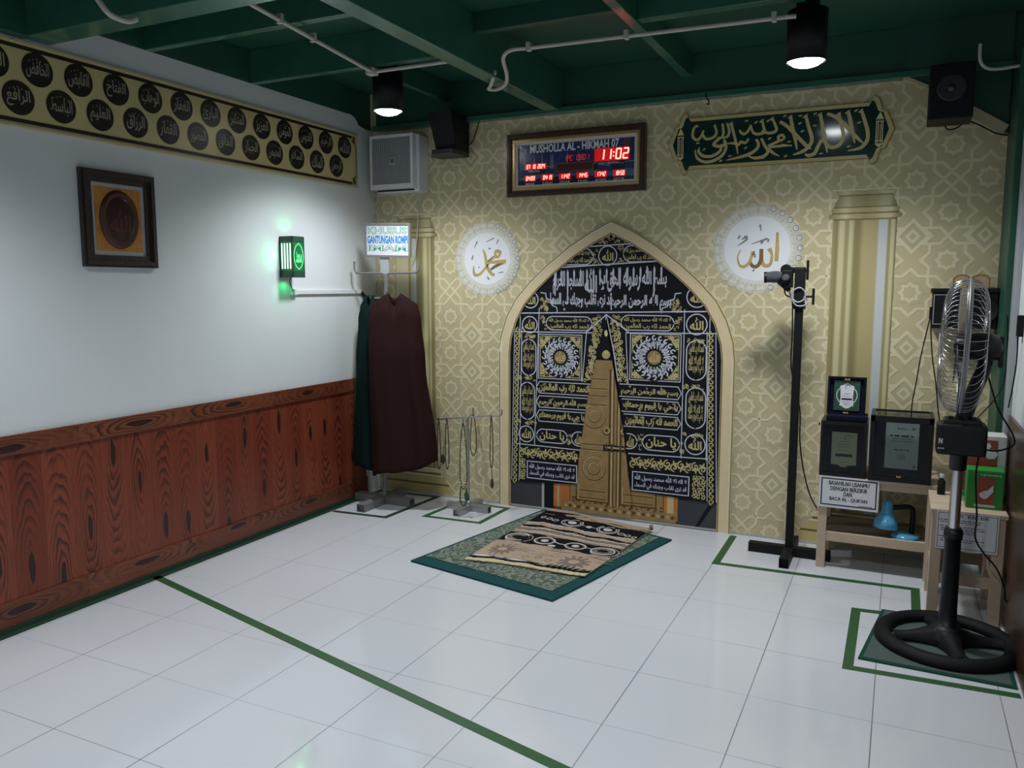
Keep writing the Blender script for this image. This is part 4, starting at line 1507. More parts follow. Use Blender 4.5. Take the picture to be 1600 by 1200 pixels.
# framed prayer-time clock
t = thing('prayer_clock', 'framed digital prayer time clock with red digits above the arch', 'clock', (1.475, 0, 1.99))
CX0, CX1, CZ0, CZ1 = 1.030, 1.918, 1.989, 2.368
R = lambda k: rect(CX0 + k, CZ0 + k, CX1 - k, CZ1 - k)
b = MB()
b.ringprism(R(0), R(.026), BACK(0), 0.0, 0.040)
b.ringprism(R(.008), R(.018), BACK(0), 0.038, 0.046)
b.ringprism(R(.024), R(.040), BACK(0), 0.0, 0.030)
f = build('frame', b, 'frame_and_shade_brown', t)
b = MB()
b.ringprism(R(.038), R(.050), BACK(0), 0.0, 0.032)
for k in range(150):
    per = 2 * ((CX1 - CX0 - .07) + (CZ1 - CZ0 - .07))
    q = per * k / 150
    w, h = CX1 - CX0 - .07, CZ1 - CZ0 - .07
    if q < w:
        p = (CX0 + .035 + q, CZ0 + .035)
    elif q < w + h:
        p = (CX1 - .035, CZ0 + .035 + q - w)
    elif q < 2 * w + h:
        p = (CX1 - .035 - (q - w - h), CZ1 - .035)
    else:
        p = (CX0 + .035, CZ1 - .035 - (q - 2 * w - h))
    b.sphere((p[0], -0.031, p[1]), 0.0045, u=6, v=4)
build('beaded_moulding', b, 'gold_metal', f)
b = MB()
b.ringprism(R(.048), R(.068), BACK(0), 0.0, 0.024)
build('mat_board', b, 'mat_white', t)
M['sky_blue'] = mat('printed_night_blue', (0.035, 0.045, 0.15), rough=0.2, var=0.5, vscale=7)
M['pic_blue'] = mat('printed_blue_plaza', (0.075, 0.14, 0.25), rough=0.2, var=0.5, vscale=16)
M['pic_dark'] = mat('printed_dark_arcade', (0.025, 0.026, 0.05), rough=0.2, var=0.4, vscale=20)
M['pic_grey'] = mat('printed_grey_towers', (0.30, 0.31, 0.36), rough=0.2)
M['pic_brown'] = mat('printed_brown_hall', (0.20, 0.085, 0.06), rough=0.2, var=0.3)
M['title'] = mat('printed_pale_lettering', (0.78, 0.80, 0.84), rough=0.2)
b = MB()
b.box(CX0 + .06, CX1 - .06, -0.012, -0.001, CZ0 + .06, CZ1 - .06)
dp = build('display_panel', b, 'sky_blue', t)
s = Sheet(BACK(0.0122), ['pic_blue'])
x0, x1, z0, z1 = CX0 + .068, CX1 - .068, CZ0 + .068, CZ1 - .068
s.put(rect(x0, z0, x1, z0 + .095), 'pic_blue', 0)
s.put([(x0, z0), (x1, z0), (x1, z0 + .02), (x0 + .3, z0 + .045), (x0, z0 + .03)], 'pic_dark', 1)
for k in range(9):
    xa = x0 + .01 + k * .085
    s.put([(xa, z0 + .05 + .01 * (k % 3)), (xa + .09, z0 + .055 + .012 * (k % 2)), (xa + .10, z0 + .10 + .012 * (k % 3)), (xa + .01, z0 + .11)], 'pic_dark' if k % 2 else 'sky_blue', 1)
    s.put(ribbon([(xa, z0 + .105), (xa + .08, z0 + .085 + .012 * (k % 3))], .004), 'pic_grey', 2)
s.put(rect(1.345, 2.125, 1.595, 2.180), 'pic_brown', 3)
for xx in (1.14, 1.205, 1.258, 1.318, 1.33, 1.425, 1.50, 1.69):
    s.put([(xx - .004, 2.15), (xx + .004, 2.15), (xx + .002, 2.225), (xx, 2.245), (xx - .002, 2.225)], 'pic_grey', 2)
s.put(rect(1.355, 2.132, 1.585, 2.173), 'led_off', 4)
for xx in (1.130, 1.800):
    for q in range(3):
        s.put(ribbon(circ(xx, 2.265 - (0 if xx < 1.5 else -.01), .022 - q * .007, 16), .003, True), 'pic_grey' if xx < 1.5 else 'pic_brown', 2)
s.put(rect(x0 + .004, z1 - .014, x0 + .022, z1 - .005), 'title', 2)
s.put(text('MUSHOLLA AL - HIKMAH 07', 1.178, 2.248, 1.752, 2.298, 0.028), 'title', 4)
s.put(text('TANGGAL', 1.165, 2.134, 1.245, 2.147), 'title', 4)
s.put(text('JAM DIGITAL', 1.625, 2.152, 1.755, 2.165), 'title', 4)
for k, (nm, d) in enumerate((('IMSAK', '0409'), ('SUBUH', '0419'), ('DZUHUR', '1142'), ('ASHAR', '1445'), ('MAGHRIB', '1742'), ('ISYA', '1850'))):
    xa = 1.152 + k * 0.1155
    s.put(rect(xa - .012, 2.080, xa + .066, 2.117), 'led_glass', 3)
    s.put(seg7(d[:2] + ':' + d[2:], xa, 2.087, .0085, .023, .0052, .0038), 'led_hot', 5)
    s.put(text(nm, xa - .006, 2.058, xa + .060, 2.072, .01), 'title', 4)
s.put(rect(1.145, 2.150, 1.288, 2.186), 'led_glass', 3)
s.put(seg7('07 10 2024', 1.155, 2.157, .0075, .023, .0050, .0036), 'led_hot', 5)
s.put(seg7('IPC 0801', 1.405, 2.190, .014, .030, .0065, .004), 'led_dim', 5)
s.put(rect(1.600, 2.172, 1.815, 2.247), 'led_glass', 3)
s.put(seg7('88:88', 1.628, 2.182, .028, .056, .0165, .003), 'led_dim', 4)
s.put(seg7('11:02', 1.628, 2.182, .028, .056, .0165, .0085), 'led_hot', 6)
s.build('printed_display', dp)

# green calligraphy sign
t = thing('calligraphy_sign', 'dark green shaped sign with large gold calligraphy and gold border', 'sign', (2.635, 0, 2.07))
sx0, sx1, sz0, sz1 = 2.046, 3.221, 2.062, 2.402
zc = (sz0 + sz1) / 2


def sign_poly(g):
    half = [(sx0 + g * 1.4, zc), (sx0 + .038 + g, zc + .092 - g * .3), (sx0 + .062 + g, zc + .100 - g * .3), (sx0 + .078 + g, sz1 - .010 - g), (sx0 + .100 + g * .6, sz1 + .002 - g * 1.1), (sx0 + .120 + g * .4, sz1 - .028 - g)]
    top = half + [(2 * 2.6335 - x, z) for x, z in half[::-1]]
    return top + [(x, 2 * zc - z) for x, z in top[1:-1][::-1]]


M['sign_green'] = mat('glossy_dark_green_acrylic', (0.006, 0.030, 0.026), rough=0.10, spec=0.6, var=0.3, vscale=4, coat=0.6)
b = MB()
b.prism(sign_poly(0.0), BACK(0), 0.0, 0.014)
build('backing', b, 'gold_dark', t)
b = MB()
b.ringprism(sign_poly(0.003), sign_poly(0.020), BACK(0), 0.013, 0.019)
build('gold_border', b, 'gold', t)
s = Sheet(BACK(0.0162), ['sign_green', 'gold', 'gold_light', 'cal_gold'])
s.mb.prism(sign_poly(0.018), BACK(0), 0.013, 0.0155)
STK = {
    's1': [(2.994, 2.339), (3.003, 2.308), (3.018, 2.242), (3.034, 2.172)],
    's2': [(3.057, 2.339), (3.073, 2.294), (3.093, 2.228), (3.092, 2.18), (3.061, 2.146), (3.003, 2.136)],
    's3': [(2.893, 2.332), (2.933, 2.314), (2.982, 2.269), (3.039, 2.204), (3.075, 2.169)],
    's4': [(2.95, 2.333), (2.962, 2.279), (2.978, 2.213), (2.959, 2.169), (2.917, 2.16), (2.883, 2.196), (2.871, 2.209)],
    's5': [(2.858, 2.339), (2.872, 2.278), (2.889, 2.203), (2.902, 2.133)],
    's6': [(2.786, 2.337), (2.803, 2.276), (2.823, 2.208), (2.805, 2.168), (2.773, 2.146), (2.729, 2.134)],
    's6b': [(2.871, 2.201), (2.853, 2.165), (2.838, 2.133), (2.807, 2.125), (2.79, 2.136)],
    's7': [(2.656, 2.313), (2.695, 2.285), (2.746, 2.231), (2.796, 2.177), (2.821, 2.159)],
    's8': [(2.709, 2.34), (2.719, 2.291), (2.736, 2.223), (2.75, 2.16)],
    'l1': [(2.614, 2.338), (2.632, 2.299), (2.639, 2.269), (2.609, 2.257), (2.575, 2.266), (2.562, 2.275)],
    'l2': [(2.562, 2.332), (2.571, 2.295), (2.577, 2.265), (2.542, 2.257), (2.516, 2.27), (2.506, 2.309)],
    'l3': [(2.506, 2.309), (2.49, 2.277), (2.469, 2.263), (2.45, 2.276), (2.444, 2.289)],
    'm1': [(2.669, 2.191), (2.723, 2.181)],
    'm2': [(2.599, 2.19), (2.648, 2.209), (2.685, 2.223)],
    'm3': [(2.685, 2.223), (2.672, 2.241), (2.651, 2.234), (2.66, 2.213), (2.685, 2.221)],
    'm4': [(2.606, 2.183), (2.665, 2.185), (2.723, 2.184)],
    'm5': [(2.599, 2.179), (2.625, 2.152), (2.659, 2.133)],
    'm6': [(2.562, 2.233), (2.582, 2.193), (2.6, 2.162), (2.58, 2.138), (2.533, 2.13), (2.494, 2.144)],
    'r1': [(2.534, 2.231), (2.548, 2.204), (2.54, 2.179), (2.507, 2.156), (2.456, 2.142), (2.378, 2.129)],
    'w1': [(2.352, 2.258), (2.326, 2.242), (2.305, 2.218), (2.34, 2.207), (2.371, 2.222), (2.357, 2.249)],
    'w2': [(2.361, 2.235), (2.374, 2.2), (2.355, 2.158), (2.307, 2.131), (2.254, 2.128), (2.213, 2.155), (2.202, 2.199)],
    'w3': [(2.351, 2.219), (2.341, 2.181), (2.298, 2.157), (2.248, 2.161), (2.221, 2.189), (2.229, 2.21)],
    'ss': [(2.495, 2.238), (2.479, 2.216), (2.453, 2.222), (2.441, 2.208), (2.414, 2.218), (2.375, 2.219)],
    'a1': [(2.398, 2.331), (2.41, 2.283), (2.427, 2.222), (2.44, 2.156)],
    'a2': [(2.376, 2.329), (2.389, 2.285), (2.378, 2.256), (2.348, 2.255)],
    'a3': [(2.35, 2.329), (2.357, 2.283), (2.348, 2.255), (2.321, 2.256)],
    'a4': [(2.306, 2.326), (2.319, 2.286), (2.304, 2.259), (2.264, 2.253), (2.242, 2.279), (2.247, 2.301)],
    'a5': [(2.247, 2.301), (2.232, 2.267), (2.21, 2.251), (2.187, 2.271), (2.19, 2.31), (2.208, 2.335)],
}
for k_, pts in STK.items():
    n_ = len(pts)
    wd = 0.0175 if k_[0] == 's' and k_ != 'ss' else 0.0135
    if k_[0] in 'rw' or k_ == 'm6':
        wd = 0.0155
    ws = [wd * (0.75 + 0.35 * math.sin(PI * (i + .6) / (n_ + .2))) for i in range(n_)]
    ws[-1] *= .35
    s.put(brush(pts, ws), 'gold', (0, 1, 2)[len(s.mb.f) % 3])
    if k_ in ('s1', 's2', 's4', 's5', 's6', 's8', 'a1', 'l1', 'l2'):
        x_, z_ = pts[0]
        s.put([(x_ - .016, z_ - .012), (x_ + .010, z_ + .006), (x_ + .006, z_ - .020)], 'gold', 3)
for i_, (x_, z_) in enumerate([(2.208, 2.33), (2.594, 2.323), (2.759, 2.296), (2.832, 2.282), (3.051, 2.275), (2.68, 2.341), (2.758, 2.339), (2.834, 2.339), (3.033, 2.337), (2.479, 2.337), (2.531, 2.32), (2.773, 2.254), (2.706, 2.209), (2.606, 2.229), (2.48, 2.188), (2.395, 2.155), (2.347, 2.128), (2.252, 2.196), (2.215, 2.238), (2.576, 2.13), (2.692, 2.13), (2.87, 2.135), (3.006, 2.158)]):
    s.put(leaf(x_ - .010, z_ - .006, .024, .009, .5 if i_ % 3 else .1), 'gold', 3)
for xx in (2.118, 3.149):
    s.put([(xx - .018, 2.158), (xx, 2.142), (xx + .018, 2.158)], 'gold_light', 0)
    s.put([(xx - .018, 2.285), (xx + .018, 2.285), (xx, 2.322)], 'gold_light', 0)
    for q in (2.158, 2.172, 2.270, 2.282):
        s.put(rect(xx - .019, q, xx + .019, q + .006), 'gold', 1)
    for q in (-.016, -.008, .006, .014):
        s.put(rect(xx + q - .0012, 2.165, xx + q + .0028, 2.275), 'gold_light', 1)
    s.put(rect(xx - .006, 2.18, xx + .006, 2.26), 'cal_brown', 2)
s.build('green_panel', t)

# loudspeakers
t = thing('loudspeaker', 'black loudspeaker with a tapered body and bottom lip beside the framed clock', 'speaker', (0.64, -0.15, 2.26))
b = MB()
qs = [(0.545, -0.03), (0.76, -0.03), (0.76, -0.27), (0.60, -0.27)]
lo = [(0.578, -0.03), (0.755, -0.03), (0.755, -0.20), (0.615, -0.20)]
vv = [(x, y, 2.50) for x, y in qs] + [(x, y, 2.275) for x, y in lo]
b.add(vv, [(0, 1, 2, 3), (7, 6, 5, 4), (0, 3, 7, 4), (3, 2, 6, 7), (2, 1, 5, 6), (1, 0, 4, 5)])
build('cabinet', b, 'black_plastic', t)
b = MB()
b.prism([(0.530, -0.12), (0.610, -0.245), (0.757, -0.245), (0.757, -0.03), (0.56, -0.03)], FLOOR(2.252), 0.0, 0.026)
build('bottom_lip', b, mat('worn_black_plastic', (0.022, 0.023, 0.03), rough=0.45), t)
b = MB()
b.box(0.60, 0.72, -0.03, 0.0, 2.33, 2.44)
build('bracket', b, 'black_matt', t)
b = MB()
b.tube(smooth([(0.757, -0.04, 2.33), (0.772, -0.02, 2.345), (0.80, -0.014, 2.41), (0.815, -0.012, 2.455), (0.82, -0.012, 2.47)]), 0.003, 6)
build('cord', b, 'black_plastic', t)
t = thing('loudspeaker', 'black square loudspeaker in the upper right corner beside green sign', 'speaker', (3.45, -0.22, 2.2))
b = MB()
b.box(3.362, 3.548, -0.315, -0.12, 2.205, 2.455, bev=0.006)
build('cabinet', b, 'black_plastic', t)
b = MB()
b.ringprism(rect(3.370, 2.213, 3.540, 2.447), rect(3.382, 2.225, 3.528, 2.435), BACK(0), 0.313, 0.320)
build('grille_frame', b, 'black_matt', t)
b = MB()
b.lathe([(0.062, 0.0), (0.060, .005), (0.045, -.004), (0.022, -.010), (0.018, .0), (0.0, .004)], Mx((3.455, -0.316, 2.345), (0, -1, 0)), 28)
build('cone', b, mat('dark_speaker_cone', (0.02, 0.02, 0.022), rough=0.35), t)
b = MB()
b.box(3.41, 3.50, -0.12, -0.045, 2.30, 2.40)
build('bracket', b, 'black_matt', t)
b = MB()
b.tube(smooth([(3.44, -0.125, 2.212), (3.455, -0.12, 2.190), (3.49, -0.10, 2.195), (3.54, -0.085, 2.225), (3.59, -0.085, 2.205), (3.66, -0.07, 2.165), (3.715, -0.06, 2.150)]), 0.0035, 6)
build('cord', b, 'black_plastic', t)
b = MB()
b.tube(smooth([(3.558, -0.33, 2.52), (3.562, -0.33, 2.45), (3.59, -0.32, 2.415), (3.65, -0.3, 2.41), (RX, -0.3, 2.42)]), 0.0075, 8)
build('conduit_pipe', b, 'pvc', label='grey cable conduit at upper right behind the black loudspeaker', cat='pipe')

# ================================================================== STANDS AND ROBES
def cross_base(t, cx, cy, xl, xr, yf, yb, w, h, m):
    for nm, a, c in (('foot', (xl, cy, h / 2), (cx - w / 2, cy, h / 2)), ('foot', (cx + w / 2, cy, h / 2), (xr, cy, h / 2)), ('foot', (cx, yf, h / 2), (cx, yb, h / 2))):
        b = MB()
        # square tube with open ends
        d = (Vector(c) - Vector(a)).normalized()
        sd = d.cross(Vector((0, 0, 1)))
        fn = frame_map(a, sd, (0, 0, 1), d)
        L = (Vector(c) - Vector(a)).length
        b.ringprism(rect(-w / 2, -h / 2, w / 2, h / 2), rect(-w / 2 + .004, -h / 2 + .004, w / 2 - .004, h / 2 - .004), fn, 0.0, L)
        b.prism(rect(-w / 2 + .004, -h / 2 + .004, w / 2 - .004, h / 2 - .004), fn, .02, .024)
        build(nm, b, m, t)


# garment stand
t = thing('garment_stand', 'grey steel garment stand with a lettered sign on top in the corner', 'stand', (0.25, -0.31, 0), None)
cross_base(t, 0.25, -0.31, 0.03, 0.468, -0.575, -0.075, 0.06, 0.05, 'grey_paint')
b = MB()
b.tube([(0.25, -0.31, 0.045), (0.309, -0.33, 1.515)], 0.0105, 14)
b.lathe([(0.018, 0.05), (0.018, 0.075), (0.011, 0.082)], Matrix.Translation((0.251, -0.31, 0)), 14)
build('pole', b, 'grey_paint', t)
for s_ in (-1, 1):
    b = MB()
    x = 0.309
    b.tube(smooth([(x + s_ * .006, -.33, 1.40), (x + s_ * .008, -.33, 1.49), (x + s_ * .018, -.33, 1.513), (x + s_ * .05, -.33, 1.518), (x + s_ * .21, -.33, 1.520), (x + s_ * .236, -.33, 1.526), (x + s_ * .246, -.33, 1.548), (x + s_ * .247, -.33, 1.595)]), 0.0065, 10)
    build('hook_arm', b, 'grey_paint', t)
b = MB()
b.tube(smooth([(0.309, -0.31, 1.375), (0.33, -0.36, 1.373), (0.36, -0.42, 1.373)]), 0.006, 8)
b.tube(smooth([(0.305, -0.33, 1.36), (0.26, -0.335, 1.358), (0.19, -0.34, 1.356)]), 0.006, 8)
build('hanger_bar', b, 'grey_paint', t)
b = MB()
b.box(0.270, 0.334, -0.335, -0.325, 1.515, 1.625)
build('sign_bracket', b, 'grey_plastic', t)
SP = frame_map((0.156, -0.338, 1.622), (0.350, 0, -0.011), (0, 0, 1), (0, -1, 0))
b = MB()
b.ringprism(rect(0, 0, .348, .217), rect(.014, .014, .334, .203), SP, -.010, .006)
sf = build('sign_frame', b, 'grey_paint', t)
b = MB()
b.prism(rect(.010, .010, .338, .207), SP, -.008, .0005)
sp = build('sign_sheet', b, 'paper_white', sf)
M['ink_green'] = mat('green_print', (0.03, 0.30, 0.16), rough=0.5)
M['ink_blue'] = mat('blue_print', (0.02, 0.22, 0.50), rough=0.5, var=0.25, vscale=60)
s = Sheet(lambda u, v, d: SP(u, v, d + .001), ['ink_green', 'ink_blue', 'paper_white'])
for wd, a, c, m1, m2 in (('KHUSUS', .145, .192, 'ink_green', 'paper_white'), ('GANTUNGAN ROMPI', .086, .138, 'ink_blue', None), ('IMAM', .040, .078, 'ink_green', 'paper_white')):
    s.put(text(wd, .020, a, .328, c, .045), m1, 0)
    if m2:
        s.put(text(wd, .0225, a + .0025, .3255, c - .0025, -.006), m2, 1)
s.build('lettering', sp)


def garment(name, label, cx, cy, yaw, levels, mt, hem, folds, fold_n, seed, collar=True, ztop=1.39, slope=0.0):
    """hanging sleeveless robe: a closed cloth loft, front and back meeting along the shoulders"""
    rr = random.Random(seed)
    ph = [rr.uniform(0, 6.28) for _ in range(6)]
    n = 96
    ca, sa = math.cos(yaw), math.sin(yaw)
    b = MB()
    nl = 40
    pts = []
    for i in range(nl + 1):
        t_ = i / nl
        # interpolate width/depth/shift along the drop
        for k in range(len(levels) - 1):
            if levels[k][0] <= t_ <= levels[k + 1][0]:
                u = (t_ - levels[k][0]) / (levels[k + 1][0] - levels[k][0])
                u = u * u * (3 - 2 * u)
                w, d, sx = [levels[k][q] + (levels[k + 1][q] - levels[k][q]) * u for q in (1, 2, 3)]
                break
        for k in range(n):
            a = 2 * PI * k / n
            ex = math.copysign(abs(math.cos(a)) ** 0.8, math.cos(a))
            x = w * ex + sx
            y = d * math.copysign(abs(math.sin(a)) ** 0.9, math.sin(a))
            f = folds * min(1, t_ * 1.6) * (math.sin(fold_n * a + ph[0] + 1.5 * t_) * .6 + math.sin(fold_n * 1.7 * a + ph[1]) * .4)
            y += f * (1 - .3 * abs(ex))
            x += f * .4 * ex
            # shoulders slope from the neck outwards
            q = abs(ex)
            zt = ztop - 0.075 * max(0, q - .25) / .75 - (0.035 * (1 - (q / .25) ** 2) if q < .25 and collar else 0)
            if q < .25 and math.sin(a) < 0 and collar:
                zt -= 0.05 * (1 - q / .25)
            zb = hem + 0.012 * math.sin(3 * a + ph[2]) + slope * ex
            z = zt + (zb - zt) * t_
            pts.append((cx + x * ca - y * sa, cy + x * sa + y * ca, z))
    fs = []
    for i in range(nl):
        for k in range(n):
            fs.append((i * n + k, i * n + (k + 1) % n, (i + 1) * n + (k + 1) % n, (i + 1) * n + k))
    b.add(pts, fs, 0, True)
    # shoulder seam closes front to back except at the neck
    seam = []
    for k in range(1, n // 2):
        q0 = abs(math.cos(2 * PI * k / n)) ** .8
        if q0 > .24:
            seam.append((k, k - 1, n - k + 1 if k > 1 else 0, n - k))
    b.add(pts[:n], [tuple(dict.fromkeys(f)) for f in seam], 0, True)
    t = thing(name, label, 'robe', (cx, cy, hem), 'robes on the garment stand')
    o = build('cloth', b, mt, t, fix=False)
    sol = o.modifiers.new('thickness', 'SOLIDIFY')
    sol.thickness = 0.003
    return t


M['maroon'] = mat('maroon_cloth', (0.022, 0.0065, 0.006), rough=0.85, spec=0.15, var=0.15, vscale=60)
M['teal_cloth'] = mat('dark_green_cloth', (0.0025, 0.014, 0.014), rough=0.85, spec=0.15, var=0.15, vscale=60)
g1 = garment('robe', 'long dark maroon sleeveless robe hanging in front of the garment stand', 0.415, -0.400, 0.42,
             [(0, .150, .012, 0), (.10, .166, .045, 0), (.35, .176, .065, .012), (1, .208, .090, .055)], 'maroon', 0.270, .022, 5, 3, True, 1.39, 0.045)
g2 = garment('robe', 'dark green robe hanging half hidden behind the maroon robe', 0.185, -0.335, -0.15,
             [(0, .085, .012, 0), (.08, .095, .04, 0), (.35, .105, .06, -.01), (1, .125, .085, -.015)], 'teal_cloth', 0.245, .014, 4, 9, True, 1.375)

# prayer bead stand
t = thing('bead_stand', 'low silver stand with four arms holding prayer beads', 'stand', (0.845, -0.235, 0))
cross_base(t, 0.848, -0.235, 0.695, 1.000, -0.395, -0.075, 0.046, 0.042, 'steel')
b = MB()
b.tube([(0.848, -0.235, 0.04), (0.846, -0.235, 0.612)], 0.009, 14)
b.lathe([(0.017, 0.042), (0.017, 0.062), (0.010, 0.066)], Matrix.Translation((0.848, -0.235, 0)), 14)
build('pole', b, 'steel', t)
for pts in ([(0.846, -0.235, .607), (0.72, -.235, .592), (0.635, -.235, .580), (0.622, -.235, .586), (0.616, -.235, .612)],
            [(0.846, -0.235, .607), (1.00, -.235, .628), (1.07, -.235, .632), (1.086, -.235, .642), (1.090, -.235, .672)],
            [(0.846, -0.235, .607), (0.815, -.13, .607), (0.797, -.07, .607), (0.792, -.06, .615), (0.790, -.058, .64)],
            [(0.846, -0.235, .607), (0.885, -.35, .603), (0.905, -.40, .600), (0.910, -.41, .606), (0.912, -.413, .630)]):
    b = MB()
    b.tube(smooth(pts), 0.0055, 8)
    build('arm', b, 'steel', t)
M['bead_brown'] = mat('brown_wood_beads', (0.060, 0.030, 0.016), rough=0.35, var=0.25)
M['bead_dark'] = mat('dark_brown_beads', (0.024, 0.015, 0.011), rough=0.35, var=0.25)
M['bead_green'] = mat('dark_green_beads', (0.010, 0.060, 0.018), rough=0.3, var=0.25)


def rosary(label, top, drop, half, mt, tassel, cross_at=None, r=0.0052, twist=0.0, dy=0.0):
    """strand of beads hanging over an arm at `top`; tassel = length of its tail"""
    x, y, z = top
    path = [(x + half * .25, y, z - .02), (x, y, z + .009), (x - half * .25, y, z - .02)]
    lf = [(x - half * (.3 + .7 * min(1, k / 3)) * (1 if twist == 0 else math.cos(k * twist)), y + dy * k / 6, z - drop * k / 6) for k in range(1, 6)]
    rt = [(x + half * (.3 + .7 * min(1, k / 3)) * (1 if twist == 0 else math.cos(k * twist)), y + dy * k / 6, z - drop * k / 6) for k in range(1, 6)][::-1]
    loop = path + lf + [(x, y + dy, z - drop)] + rt
    cur = smooth(loop + [loop[0]], 10)
    t = thing('prayer_beads', label, 'prayer beads', (x, y, z - drop - tassel), 'prayer beads on the low stand')
    b = MB()
    acc, last = 0, cur[0]
    b.sphere(last, r, u=7, v=5)
    for p in cur[1:]:
        acc += (p - last).length
        last = p
        if acc >= r * 1.9:
            acc = 0
            b.sphere(p, r, u=7, v=5)
    b.tube(cur, 0.0012, 5)
    build('bead_strand', b, mt, t)
    if tassel > 0:
        b = MB()
        zb = z - drop
        b.tube([(x, y + dy, zb), (x + .004, y + dy, zb - tassel * .5)], 0.0025, 6)
        b.lathe([(0.004, 0), (0.009, -.012), (0.012, -tassel * .35), (0.006, -tassel * .5)], Matrix.Translation((x + .004, y + dy, zb - tassel * .5)), 10)
        build('tassel', b, mt, t)


rosary('dark prayer beads half hidden beside the maroon robe hem', (0.632, -0.235, 0.582), 0.335, 0.012, 'bead_dark', 0)
rosary('dark brown prayer beads with side tassel on left arm of the stand', (0.693, -0.235, 0.588), 0.335, 0.013, 'bead_dark', 0.0)
b = MB()
b.tube(smooth([(0.695, -0.242, 0.43), (0.678, -0.242, 0.42), (0.670, -0.242, 0.385), (0.666, -0.242, 0.35)]), 0.002, 6)
b.lathe([(0.004, 0), (0.010, -.012), (0.013, -.045), (0.005, -.065)], Matrix.Translation((0.666, -0.242, 0.352)), 10)
tb = bpy.data.objects['prayer_beads.001']
build('tassel', b, 'bead_dark', tb)
rosary('brown prayer beads on the rear arm of the stand left of its pole', (0.797, -0.07, 0.607), 0.285, 0.022, 'bead_brown', 0.0, r=.005)
rosary('long dark green double prayer beads with leaf tassel on the front arm', (0.904, -0.398, 0.600), 0.42, 0.024, 'bead_green', 0.0, r=.0055)
gb = bpy.data.objects['prayer_beads.003']
b = MB()
lp = smooth([(0.889, -.402, .20), (0.882, -.402, .12), (0.905, -.402, .075), (0.932, -.402, .13), (0.925, -.402, .19)])
b.tube(lp, 0.0045, 6)
b.prism([(0.925, .175), (0.938, .155), (0.944, .120), (0.930, .105), (0.918, .118), (0.914, .150)], BACK(.398), 0.0, 0.010)
build('tassel', b, 'bead_green', gb)
rosary('brown prayer beads with a long tassel on the right arm of the stand', (1.016, -0.235, 0.629), 0.335, 0.010, 'bead_brown', 0.13, r=.005)

# ================================================================== RUGS
M['rug_teal'] = mat('teal_rug_border', (0.015, 0.066, 0.070), rough=0.9, spec=0.1, var=0.15, vscale=60, bump=0.4, bscale=400)


def paisley_material():
    m = mat('mottled_green_grey_rug', (0.2, 0.25, 0.2), rough=0.95, spec=0.08, var=0)
    g = NB(m)
    p, x, y, z = g.xyz()
    n = g.nt.nodes.new('ShaderNodeTexVoronoi')
    n.feature = 'SMOOTH_F1'
    n.inputs['Scale'].default_value = 17
    g.nt.links.new(p, n.inputs['Vector'])
    warp = g.noise(p, 14, 3)
    r = g.m('ADD', n.outputs['Distance'], g.m('MULTIPLY', warp, 0.45))
    ring = g.step(g.m('ABSOLUTE', g.m('SUBTRACT', g.m('FRACT', g.m('MULTIPLY', r, 4.2)), 0.5)), 0.18, 0.34)
    fine = g.step(g.noise(p, 150, 2), 0.42, 0.58)
    c = g.mix(ring, (0.050, 0.078, 0.068), (0.24, 0.25, 0.20))
    c = g.mix(g.m('MULTIPLY', fine, 0.75), c, (0.13, 0.165, 0.125))
    g.color(c)
    g.bump(g.noise(p, 300, 1), 0.5, 0.004)
    return m


M['rug_field'] = paisley_material()
RA, RB, RC, RD = (1.052, -1.232), (1.930, -1.412), (2.192, -0.292), (1.290, -0.030)


def quad(u, v, A=RA, B=RB, C_=RC, D=RD):
    x = (1 - v) * ((1 - u) * A[0] + u * B[0]) + v * ((1 - u) * D[0] + u * C_[0])
    y = (1 - v) * ((1 - u) * A[1] + u * B[1]) + v * ((1 - u) * D[1] + u * C_[1])
    return x, y


t = thing('prayer_rug', 'green prayer rug with mottled pattern and teal border lying under the striped rug', 'rug', (1.6, -0.75, 0), None)
b = MB()
n = 24
top_, bot = [], []
for j in range(n + 1):
    for i in range(n + 1):
        x, y = quad(i / n, j / n)
        top_.append((x, y, 0.010 + 0.0012 * math.sin(i * 1.3) * math.sin(j * .9)))
N = n + 1
b.add(top_, [(j * N + i, j * N + i + 1, (j + 1) * N + i + 1, (j + 1) * N + i) for j in range(n) for i in range(n)], 0, True)
edge = [(i, 0) for i in range(n)] + [(n, j) for j in range(n)] + [(n - i, n) for i in range(n)] + [(0, n - j) for j in range(n)]
ring = [top_[j * N + i] for i, j in edge]
low = [(p[0], p[1], 0.0) for p in ring]
m_ = len(ring)
b.add(ring + low, [(i, (i + 1) % m_, m_ + (i + 1) % m_, m_ + i) for i in range(m_)], 0)
build('border', b, 'rug_teal', t)
b = MB()
fp = []
for j in range(n + 1):
    for i in range(n + 1):
        x, y = quad(.022 + .905 * i / n, .075 + .90 * j / n)
        fp.append((x, y, 0.0125 + 0.0012 * math.sin(i * 1.3) * math.sin(j * .9)))
b.add(fp, [(j * N + i, j * N + i + 1, (j + 1) * N + i + 1, (j + 1) * N + i) for j in range(n) for i in range(n)], 0, True)
build('patterned_field', b, 'rug_field', t)

